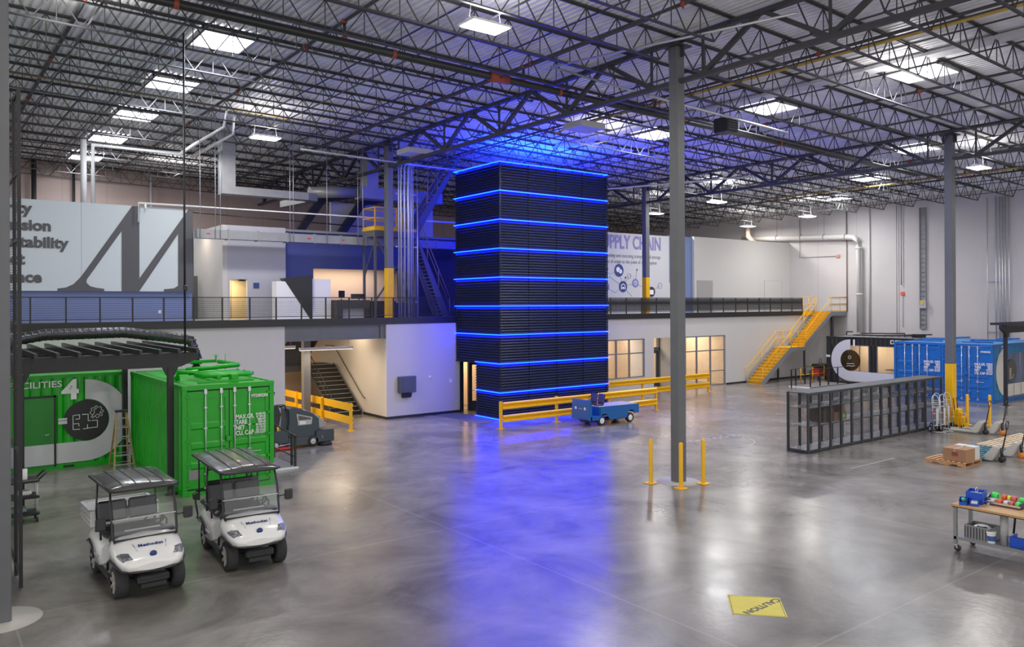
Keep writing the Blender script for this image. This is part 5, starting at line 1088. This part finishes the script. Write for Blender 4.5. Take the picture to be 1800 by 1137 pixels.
# ================================================================== WIRE LOCKERS
NB, BW, X0, Y0, DP, HH = 14, .667, 23.66, 15.1, .75, 2.0
LK = mat('locker_grey', (.05, .053, .06), .4, .2); SH = mat('locker_shelf', (.42, .42, .42), .4, .3)
t = thing('wire_locker_row', 'long row of dark wire mesh lockers with three tiers, on the floor at the right', 'lockers', (X0, Y0, 0)); LL = NB * BW
MB().box(-.02, LL + .02, -.02, DP + .02, HH - .02, HH + .01).build('top_panel', mat('locker_top', (.07, .075, .075), .6), t)
MB().bar((0, 0, .06), (LL, 0, .06), .04, .06).bar((0, DP, .06), (LL, DP, .06), .04, .06).bar((0, 0, .06), (0, DP, .06), .04, .06).bar((LL, 0, .06), (LL, DP, .06), .04, .06).bar((0, 0, HH - .05), (LL, 0, HH - .05), .03, .05).build('base_frame', LK, t)
for i in range(NB + 1):
    for y in (0, DP): MB().rbox(i * BW - .042, i * BW + .042, y - .03, y + .03, .0, HH, .004).build('post', LK, t)
for z in (.1, .9, 1.5): MB().box(.03, LL - .03, .03, DP - .03, z - .01, z + .01).build('shelf', SH, t); MB().bar((0, -.0, z - .01), (LL, 0, z - .01), .02, .03).build('shelf_edge', LK, t)
mm = mesh_mat('locker_mesh', (.06, .062, .07), (.05, .05), .007); mm2 = mesh_mat('locker_mesh_side', (.06, .062, .07), (.05, .05), .007, (1, 2))
MB().face([(0, 0, .08), (LL, 0, .08), (LL, 0, HH - .05), (0, 0, HH - .05)]).build('front_mesh', mm, t); MB().face([(0, DP, .08), (LL, DP, .08), (LL, DP, HH - .05), (0, DP, HH - .05)]).build('rear_mesh', mm, t)
for i in (0, 3, 6, 9, 12, NB): MB().face([(i * BW, 0, .08), (i * BW, DP, .08), (i * BW, DP, HH - .05), (i * BW, 0, HH - .05)]).build('side_mesh', mm2, t)
for i in range(NB):
    if i in (1, 2, 5, 7, 8, 10, 11, 12, 13, 4): tag(MB().box(X0 + i * BW + .15, X0 + i * BW + .5, Y0 + DP + .032, Y0 + DP + .036, 1.58, 1.9 if i % 4 != 3 else 1.75).build('notice_sheet', WTXT), 'white paper notice hung on the rear mesh of the lockers', 'notice', 'paper notices on the lockers')
def cbox(x0, x1, y0, y1, z0, z1, lab, m=CARD, grp=None, strip=True, lbl=None):
    t = thing('cardboard_box', lab, 'box', ((x0 + x1) / 2, (y0 + y1) / 2, z0), 0, grp); a, b, h = (x1 - x0) / 2, (y1 - y0) / 2, z1 - z0
    MB().rbox(-a, a, -b, b, 0, h, .006).build('carton', m, t)
    if strip: MB().box(-a - .001, a + .001, -.025, .025, h - .004, h + .001).box(-a - .001, -a + .01, -.025, .025, h - .08, h).build('tape', mat('tape_tan', (.5, .36, .22), .35), t)
    if lbl: lbl(t, a, b, h)
    return t
cbox(25.85, 26.25, 15.25, 15.7, .91, 1.18, 'small carton with green sticker inside the lockers', lbl=lambda t, a, b, h: MB().rbox(-.06, .1, -b - .004, -b, .08, .18, .002).build('green_sticker', mat('fluo_green', (.08, .9, .12), .5), t) and None)
cbox(25.9, 26.22, 15.3, 15.7, 1.185, 1.45, 'small carton stacked on the green-stickered carton in the lockers'); cbox(25.5, 25.8, 15.25, 15.7, .91, 1.2, 'plain carton left of the green-stickered one in the lockers')
cbox(24.75, 25.4, 15.2, 15.7, .91, 1.42, 'dark brown carton filling a middle locker bay', mat('dark_carton', (.1, .065, .04), .8), strip=False)
# ================================================================== HAND TRUCKS
def hand_truck(lab, loc, rot, m=GALV):
    t = thing('hand_truck', lab, 'hand truck', loc, rot)
    for s in (-1, 1): MB().tube([(s * .14, 0, .1), (s * .14, .12, 1.1), (s * .13, .15, 1.28), (s * .08, .16, 1.38), (0, .165, 1.41)], .018, 8).build('side_rail', m, t)
    b = MB()
    for z in (.25, .45, .7, .95, 1.12): b.tube([(-.14, z * .11, z), (.14, z * .11, z)], .014)
    b.box(-.03, .03, .02, .1, .25, .9).build('crossbars', m, t); MB().box(-.2, .2, -.25, .0, .02, .035).build('toe_plate', m, t)
    for s in (-1, 1):
        w_ = MB().lathe((s * .2 - .03, .12, .125), [(.06, 0), (.115, 0), (.125, .02), (.125, .05), (.115, .065), (.06, .065)], 20, 'x').build('wheel', TYRE, t); MB().lathe((s * .2 - .03 + (.065 if s > 0 else 0), .12, .125), [(0, 0), (.065, 0)], 14, 'x').build('hub', WHITE, w_)
        MB().tube([(s * .145, .07, .55), (s * .145, .09, .8)], .024).build('red_grip', RED, t)
    return t
hand_truck('silver two-wheel hand truck next to the end of the wire lockers', (31.45, 14.55, 0), R(-35))
hand_truck('second silver hand truck, leaning right of the first by the lockers', (31.95, 14.5, 0), R(-35))
hand_truck('silver hand truck set slightly back, third from the lockers', (32.2, 14.85, 0), R(-35))
hand_truck('silver hand truck nearest the yellow column', (32.75, 14.7, 0), R(-35))
t = thing('mop_bucket', 'yellow mop bucket with black handle at the yellow foot of the column', 'bucket', (33.35, 14.6, 0)); MB().rbox(-.2, .2, -.2, .2, .1, .45, .03).build('tub', YEL, t); MB().rbox(-.16, .16, -.1, .12, .45, .75, .03).build('wringer', YEL, t)
MB().tube([(-.14, .1, .7), (-.14, .14, 1.15), (.14, .14, 1.15), (.14, .1, .7)], .018).build('handle', CBK, t); MB().cyl((-.15, -.15, .05), .05, .04, 12, 'x').cyl((.12, -.15, .05), .05, .04, 12, 'x').cyl((-.15, .15, .05), .05, .04, 12, 'x').cyl((.12, .15, .05), .05, .04, 12, 'x').build('casters', CBK, t)
t = thing('wet_floor_sign', 'yellow folding warning sign beside the mop bucket', 'warning sign', (33.1, 14.35, 0)); MB().prism([(-.15, 0), (.15, 0), (.09, .65), (-.09, .65)], -.14, -.125, 'xz').build('front_panel', YEL, t); MB().prism([(-.15, 0), (.15, 0), (.09, .65), (-.09, .65)], .1, .115, 'xz').bar((0, -.13, .62), (0, .11, .62), .14, .02).build('rear_panel', YEL, t)
b = MB(); line2(b, [(-.08, .28), (0, .45), (.08, .28), (-.08, .28)], .018, -.146, -.141); b.build('triangle_mark', CBK, t)
# ================================================================== PALLET JACKS
JW = mat('jack_cream', (.52, .50, .45), .4)
def pallet_jack(lab, loc, wm, rot=0):
    t = thing('pallet_jack', lab, 'pallet jack', loc, rot)
    for s in (-1, 1): MB().rbox(s * .19 - .08, s * .19 + .08, .05, 1.35, .05, .108, .01).build('fork', JW, t); MB().cyl((s * .19 - .04, 1.28, .035), .035, .08, 12, 'x').build('fork_roller', CBK, t)
    bf = MB()
    for s in (-1, 1): bf.prism([(.3, .09), (.3, .15), (.0, .50), (-.12, .50), (-.14, .43), (.02, .09)], s * .19 - .08, s * .19 + .08, 'yz')
    bf.prism([(.05, .1), (.12, .1), (-.06, .46), (-.12, .46)], -.11, .11, 'yz').build('body_frame', JW, t, .01)
    MB().tube([(0, -.14, .1), (0, -.14, .42)], .045).build('pump', CBK, t)
    for s in (-1, 1):
        MB().lathe((s * .06 - .03, -.15, .09), [(0, -.0), (.05, 0), (.09, .005), (.09, .055), (.05, .06), (0, .06)], 20, 'x').build('steer_wheel', wm, t)
    h = MB().tube([(0, -.16, .4), (0, -.26, .9), (0, -.28, 1.05)], [.022, .02, .02]); lp = [(.0, -.28, 1.02), (-.08, -.29, 1.1), (-.1, -.295, 1.22), (-.06, -.3, 1.28), (.06, -.3, 1.28), (.1, -.295, 1.22), (.08, -.29, 1.1), (0, -.28, 1.02)]
    h.tube(lp, .017).build('handle', CBK, t); return t
OW = mat('orange_wheel', (.8, .25, .03), .5)
pallet_jack('cream pallet jack parked behind, left one of the two near the yellow bollards', (32.35, 13.35, 0), CBK); pallet_jack('cream pallet jack with orange wheel, right one of the two near the yellow bollards', (32.7, 12.9, 0), OW)
pallet_jack('cream pallet jack with black wheel pushed under the nearer blue pallet', (27.15, 10.75, 0), CBK); pallet_jack('cream pallet jack with orange wheel pushed under the farther blue pallet', (28.35, 10.65, 0), OW)
# ================================================================== PALLETS
def pallet(lab, loc, m, w_=1.12, l_=1.2, nb=8, grp=None):
    t = thing('pallet', lab, 'pallet', loc, 0, grp); b = MB()
    for i in range(nb): y = l_ * i / (nb - 1) * .915; b.rbox(0, w_, y, y + .095, .118, .138, .003)
    b.build('deck_boards', m, t); b = MB()
    for y in (.0, .5, 1.1): b.box(0, w_, y, y + .095, 0, .018)
    b.build('bottom_boards', m, t)
    for x in (0, w_ / 2 - .02, w_ - .04): MB().prism([(0, .018), (0, .118), (l_, .118), (l_, .018), (l_ - .2, .018), (l_ - .25, .055), (l_ - .4, .055), (l_ - .45, .018), (.45, .018), (.4, .055), (.25, .055), (.2, .018)], x, x + .04, 'yz').build('stringer', m, t)
    return t
BP = mat('blue_pallet_boards', (.05, .16, .22), .7, noise=.15, nscale=8); RP = mat('raw_pallet_boards', (.68, .55, .38), .7, noise=.12, nscale=8); OP = mat('orange_pallet_boards', (.5, .27, .12), .7, noise=.15, nscale=8)
pallet('orange-brown wooden pallet carrying the cardboard boxes', (25.3, 10.9, 0), OP)
pallet('blue-painted pallet under the black-wheeled jack, beside the boxes', (26.6, 11.0, 0), BP); pallet('blue-painted pallet under the orange-wheeled jack', (27.85, 11.0, 0), BP)
pallet('pale raw wood pallet next to the blue pallets', (29.15, 11.0, 0), RP); pallet('pale raw wood pallet, middle one of the three', (30.4, 11.0, 0), RP); pallet('pale raw wood pallet farthest from the blue ones', (31.65, 11.0, 0), RP)
cbox(25.42, 26.02, 10.92, 11.6, .139, .52, 'large brown carton on the front pallet', lbl=lambda t, a, b, h: MB().box(-a - .002, -a, -.1, .08, .16, .28).build('red_print', mat('dull_red_print', (.3, .06, .04), .8), t) and None)
cbox(26.06, 26.4, 10.94, 11.55, .139, .54, 'carton with white side next to the large brown one on the pallet', mat('white_carton', (.62, .6, .56), .7))
# ================================================================== WORKBENCH
BX_, BY_ = 16.70, 7.47; t = thing('mobile_workbench', 'rolling workbench with butcher-block top cut by the right edge', 'workbench', (BX_, BY_, 0)); BL = 2.2
MB().rbox(0, .8, -BL, 0, .90, .945, .006).build('bench_top', mat('butcher_block', (.56, .33, .14), .45, noise=.1, nscale=14), t); MB().box(.01, .79, -BL + .01, -.01, .885, .90).build('top_edge_band', CBK, t)
for x in (.06, .74):
    for y in (-.06, -BL + .06): MB().box(x - .03, x + .03, y - .03, y + .03, .14, .89).build('leg', GREY, t)
    for y in (-.06, -BL + .06):
        c = MB().lathe((x - .02, y - .04, .065), [(0, 0), (.03, 0), (.06, .003), (.065, .01), (.065, .032), (.06, .04), (0, .04)], 20, 'x').build('caster', CBK, t); MB().box(x - .035, x + .035, y - .05, y + .02, .12, .14).bar((x - .028, y - .04, .065), (x - .028, y - .02, .13), .006, .03).bar((x + .028, y - .04, .065), (x + .028, y - .02, .13), .006, .03).tube([(x, y - .07, .13), (x, y - .1, .12)], .01).build('caster_fork', GALV, c)
MB().box(.04, .76, -BL + .04, -.04, .27, .29).build('lower_shelf', mat('shelf_blue_grey', (.2, .22, .26), .4), t); MB().box(.03, .05, -BL + .04, -.04, .24, .30).build('shelf_lip', GREY, t)
def open_bin(lab, x, y, z, w_, d_, h, rot, m, name='storage_bin', cat='bin', fill=None, low=.5):
    t = thing(name, lab, cat, (x, y, z), rot); th = .006; a, b = w_ / 2, d_ / 2
    MB().box(-a, a, -b, b, 0, th).box(-a, -a + th, -b, b, 0, h).box(a - th, a, -b, b, 0, h).box(-a, a, b - th, b, 0, h).box(-a, a, -b, -b + th, 0, h * low).box(-a - .012, a + .012, b - .012, b + .008, h - .012, h).build('shell', m, t)
    if fill: MB().rbox(-a + .015, a - .015, -b + .02, b - .02, .01, h * .75, .01, None).build('contents', fill, t)
    return t
BB = mat('bin_blue', (.012, .08, .55), .35); TZ = .945; FG = mat('fluo_green', (.08, .9, .12), .5)
open_bin('front left small blue bin with a green roll on the bench', 16.86, 7.30, TZ, .14, .24, .12, R(-70), BB)
open_bin('small blue bin with white cards, beside the front left one', 16.93, 7.12, TZ, .16, .24, .1, R(-70), BB, fill=WHITE)
open_bin('tall blue bin holding papers, behind the two small bins', 17.2, 7.2, TZ, .3, .34, .24, R(-80), BB, fill=WHITE, low=.95)
tag(MB().tube([(16.88, 7.27, TZ + .07), (16.9, 7.34, TZ + .075)], .045, 14).build('tape_roll', mat('mint_green', (.1, .6, .3), .5)), 'mint green roll lying in the front left blue bin', 'tape')
tag(MB().tube([(17.22 + .05 * math.cos(i * PI / 8), 7.2, TZ + .25 + .05 * math.sin(i * PI / 8)) for i in range(17)], .007, 6).build('wire_loop', CHROME), 'white looped wire standing up from the tall blue bin', 'wire')
t = thing('marker_pot', 'small white jar between the tall blue bin and the tape rack', 'jar', (17.22, 6.98, TZ)); MB().lathe((0, 0, 0), [(.03, 0), (.03, .09), (.0, .09)], 16).build('jar', WHITE, t); MB().lathe((0, 0, .09), [(.032, 0), (.032, .025), (0, .025)], 16).build('lid', CBK, t)
t = thing('tape_rack', 'two-row dark tape dispenser rack on the workbench', 'tape rack', (17.38, 6.73, TZ), 0); NV = mat('rack_navy', (.03, .04, .1), .35)
MB().prism([(-.17, 0), (.16, 0), (.16, .16), (.1, .17), (-.02, .12), (-.17, .1)], -.33, -.315, 'xz').prism([(-.17, 0), (.16, 0), (.16, .16), (.1, .17), (-.02, .12), (-.17, .1)], .315, .33, 'xz').box(-.17, .16, -.33, .33, 0, .012).box(-.175, -.165, -.33, .33, .0, .05).build('rack_frame', NV, t)
MB().box(-.19, -.175, -.33, .33, .03, .07).box(-.03, -.02, -.33, .33, .09, .12).build('cutting_edge', CHROME, t)
FO = mat('fluo_orange', (.9, .15, .04), .5); FY = mat('fluo_yellow', (.75, .85, .1), .5); PK = mat('tape_pink', (.75, .15, .15), .5)
for x, y, r, w_, m_, lab in ((-.1, -.27, .06, .06, FG, 'big green tape roll at the near right end of the front row'), (-.1, -.15, .05, .07, PK, 'red and white tape roll in the front row'), (-.1, -.05, .045, .07, WHITE, 'white tape roll in the front row'), (-.1, .07, .055, .08, FO, 'orange tape roll in the front row'), (-.1, .22, .04, .12, WHITE, 'pale tape roll at the far end of the front row'),
                           (.09, -.27, .055, .07, FG, 'green tape roll at the near end of the back row'), (.09, -.13, .065, .07, PK, 'pink tape roll in the back row'), (.09, -.04, .055, .05, FY, 'yellow tape roll in the back row'), (.09, .05, .06, .07, FO, 'orange tape roll in the back row'), (.09, .22, .075, .1, FG, 'largest green tape roll at the far end of the back row')):
    o = MB().lathe((0, 0, 0), [(r * .5, 0), (r, 0), (r, w_), (r * .5, w_), (r * .5, 0)], 22, 'y').build('tape_roll', m_); o.location = (17.38 + x, 6.73 + y - w_ / 2, TZ + (.075 if x < 0 else .135)); tag(o, lab, 'tape', 'tape rolls on the rack')
SZ = .29
t = thing('basket', 'grey plastic basket of silver items under the bench', 'basket', (16.98, 7.0, SZ)); bk = MB()
bk.prism([(-.2, 0), (.2, 0), (.22, .28), (-.22, .28)], -.24, -.23, 'yz' if False else 'xz').prism([(-.2, 0), (.2, 0), (.22, .28), (-.22, .28)], .23, .24, 'xz').prism([(-.24, 0), (.24, 0), (.24, .28), (-.24, .28)], -.22, -.2, 'yz').prism([(-.24, 0), (.24, 0), (.24, .28), (-.24, .28)], .2, .22, 'yz').box(-.2, .2, -.24, .24, 0, .01)
bk.build('basket_shell', GREY, t); MB().rbox(-.15, .15, -.15, .15, .1, .27, .05).build('silver_contents', CHROME, t)
b = MB()
for i in range(9): b.box(-.222, -.218, -.22 + i * .055, -.2 + i * .055, .03, .25)
b.build('basket_slots', CBK, t)
t = thing('paint_tub', 'white tub with blue label in front of the grey basket under the bench', 'tub', (16.83, 6.78, SZ)); MB().lathe((0, 0, 0), [(.075, 0), (.085, .2), (.0, .2)], 22).build('tub', WHITE, t); MB().lathe((0, 0, .05), [(.081, 0), (.085, .1)], 22).build('label_band', mat('label_blue', (.05, .12, .4), .5), t); MB().lathe((0, 0, .2), [(.092, 0), (.092, .03), (0, .03)], 22).build('lid', WHITE, t)
tag(MB().tube([(16.93, 6.58, SZ), (16.93, 6.58, .885)], .07, 22).build('paper_tube', mat('grey_tube', (.45, .44, .43), .5)), 'tall grey cylinder standing on the lower bench shelf', 'tube')
tag(MB().tube([(17.1, 6.48, SZ + .2), (17.12, 6.46, SZ + .5), (17.05, 6.44, SZ + .42)], .02).build('spray_trigger', CBK), 'black trigger shape just right of the grey cylinder', 'nozzle')
open_bin('large blue bin on the lower bench shelf', 17.02, 6.18, SZ, .55, .36, .2, R(90), BB, low=.6)
tag(MB().rbox(16.98, 17.02, 6.2, 6.23, SZ + .01, SZ + .34, .004).build('wood_stick', WOOD), 'small wooden stick standing in the large blue bin', 'stick')
open_bin('red open bin at the front of the lower bench shelf', 16.83, 5.98, SZ, .34, .2, .12, R(80), mat('bin_red', (.6, .02, .02), .35), low=.9)
tag(MB().rbox(16.9, 17.15, 5.72, 5.87, SZ, SZ + .16, .02).build('tool_case', CBK), 'black case behind the red bin on the lower bench shelf', 'case')
cbox(16.8, 17.1, 5.45, 5.68, SZ, .62, 'small carton at the right end of the lower bench shelf')
# ================================================================== LEFT EDGE: mesh partition, shelving, cart
t = thing('mesh_partition', 'tall black wire mesh partition rising to the roof beside the left edge column', 'partition', (1.56, 16.6, 0))
ml = mesh_mat('partition_mesh', (.03, .03, .033), (.05, .05), .010, (1, 2))
MB().face([(0, 0, .1), (0, 4.6, .1), (0, 4.6, 8.8), (0, 0, 8.8)]).build('mesh', ml, t)
b = MB()
for y in (0, .8, 2.4, 4.0, 4.6): b.box(-.03, .03, y - .025, y + .025, 0, 8.9)
b.build('posts', BLACK, t); b = MB()
for z in (.25, 2.4, 4.7, 6.2, 7.4, 8.85): b.box(-.02, .02, 0, 4.6, z - .03, z + .03)
b.build('rails', BLACK, t)
t = thing('storage_rack', 'black storage rack behind the mesh partition at the far left', 'rack', (-.6, 19.0, 0))
for x in (0, 1.5, 2.1): 
    for y in (0, 1.0): MB().box(x - .03, x + .03, y - .03, y + .03, 0, 6).build('upright', BLACK, t)
for z in (.6, 1.5, 2.55, 3.35, 5.2): MB().box(0, 2.1, 0, 1.0, z - .04, z).build('shelf', BLACK, t)
for k, (z, h, m_, lab) in enumerate(((.6, .3, mat('teal_tote', (.02, .25, .25), .5), 'teal tote low on the rack at the far left'), (1.5, .35, BB, 'blue tote on the rack at the far left'), (2.55, .6, mat('pink_carton', (.5, .33, .27), .8), 'pale carton on the middle rack shelf at the far left'), (3.35, .5, CARD, 'brown carton on the upper rack shelf at the far left'), (5.2, .45, CARD, 'carton high on the rack beside the pale sign'))):
    cbox(.8 - .1, 1.43, 19.1, 19.8, z + .001, z + h, lab, m_)
t = thing('utility_cart', 'black three-shelf service cart with items, behind the left golf cart', 'cart', (1.55, 21.4, 0))
for z in (.16, .55, .92): MB().rbox(0, .85, 0, .5, z, z + .07, .02).build('tray', CBK, t)
for x in (.05, .8):
    for y in (.06, .44): MB().tube([(x, y, .1), (x, y, .95)], .02).build('upright', LGREY, t)
    for y in (.06, .44): MB().cyl((x - .02, y, .055), .055, .04, 14, 'x').build('caster', TYRE, t)
MB().tube([(.83, .06, .97), (.98, .06, 1.12), (.98, .44, 1.12), (.83, .44, .97)], .022).build('push_handle', CBK, t)
tag(MB().lathe((2.12, 21.6, .99), [(.05, 0), (.05, .24), (0, .24)], 16).build('paper_roll', WHITE), 'white roll standing on the black service cart', 'roll')
tag(MB().rbox(1.95, 2.25, 21.5, 21.8, .62, .72, .03).build('cloth_bundle', WHITE), 'white bundle on the middle tray of the service cart', 'bundle')
tag(MB().rbox(1.7, 2.15, 21.48, 21.8, .23, .34, .03).build('tool_tray', mat('teal_grey', (.2, .3, .3), .5)), 'grey-teal tray on the bottom shelf of the service cart', 'tray')
# ================================================================== FLOOR MARKINGS
t = thing('floor_sign', 'yellow diamond CAUTION sign stuck to the floor near the bottom right', 'floor sign', (11.13, 8.07, .002), R(42.6))
MB().box(-.43, .43, -.43, .43, 0, .002).build('diamond', mat('caution_yellow', (.72, .62, .06), .5, noise=.06), t)
CG = mat('caution_grey', (.13, .12, .08), .6); b = MB()
for p in ((-.41, .41, -.41, -.4), (-.41, .41, .4, .41), (-.41, -.4, -.4, .4), (.4, .41, -.4, .4)): b.box(*p, .002, .003)
b.build('border_line', CG, t); o = text('CAUTION', .2, (0, 0, 0), (0, 0, 0), CG, t, ax='CENTER', sx=1.0, bold=.009, ext=.0005); o.rotation_euler = (0, 0, R(180 - 42.6 + 2)); o.location = (.03, -.05, .0028); o.scale = (1.05, .9, 1)
OV = mat('floor_decal_white', (.33, .325, .32), .4)
t = thing('floor_logo', 'faint white oval with cursive lettering on the floor behind the middle column', 'floor marking', (23.35, 18.8, .001)); b = MB(); ring_mb(b, 0, 0, 1.5, .035, 0, .0015, 'xy', 48); b.build('oval_ring', OV, t)
text('Methodist', .75, (-1.1, .03, .001), (0, 0, R(-1)), OV, t, sx=.9, bold=.0, ext=.0005)
tag(MB().box(18.95, 20.15, 27.5, 30.9, 0, .008).build('entrance_mat', mat('mat_grey', (.12, .12, .15), .8)), 'grey entrance mat on the floor at the left foot of the tower', 'mat')
tag(MB().box(22.6, 25.2, 12.98, 13.02, 0, .001).build('floor_stripe', OV), 'short pale stripe on the floor in front of the wire lockers', 'floor marking')
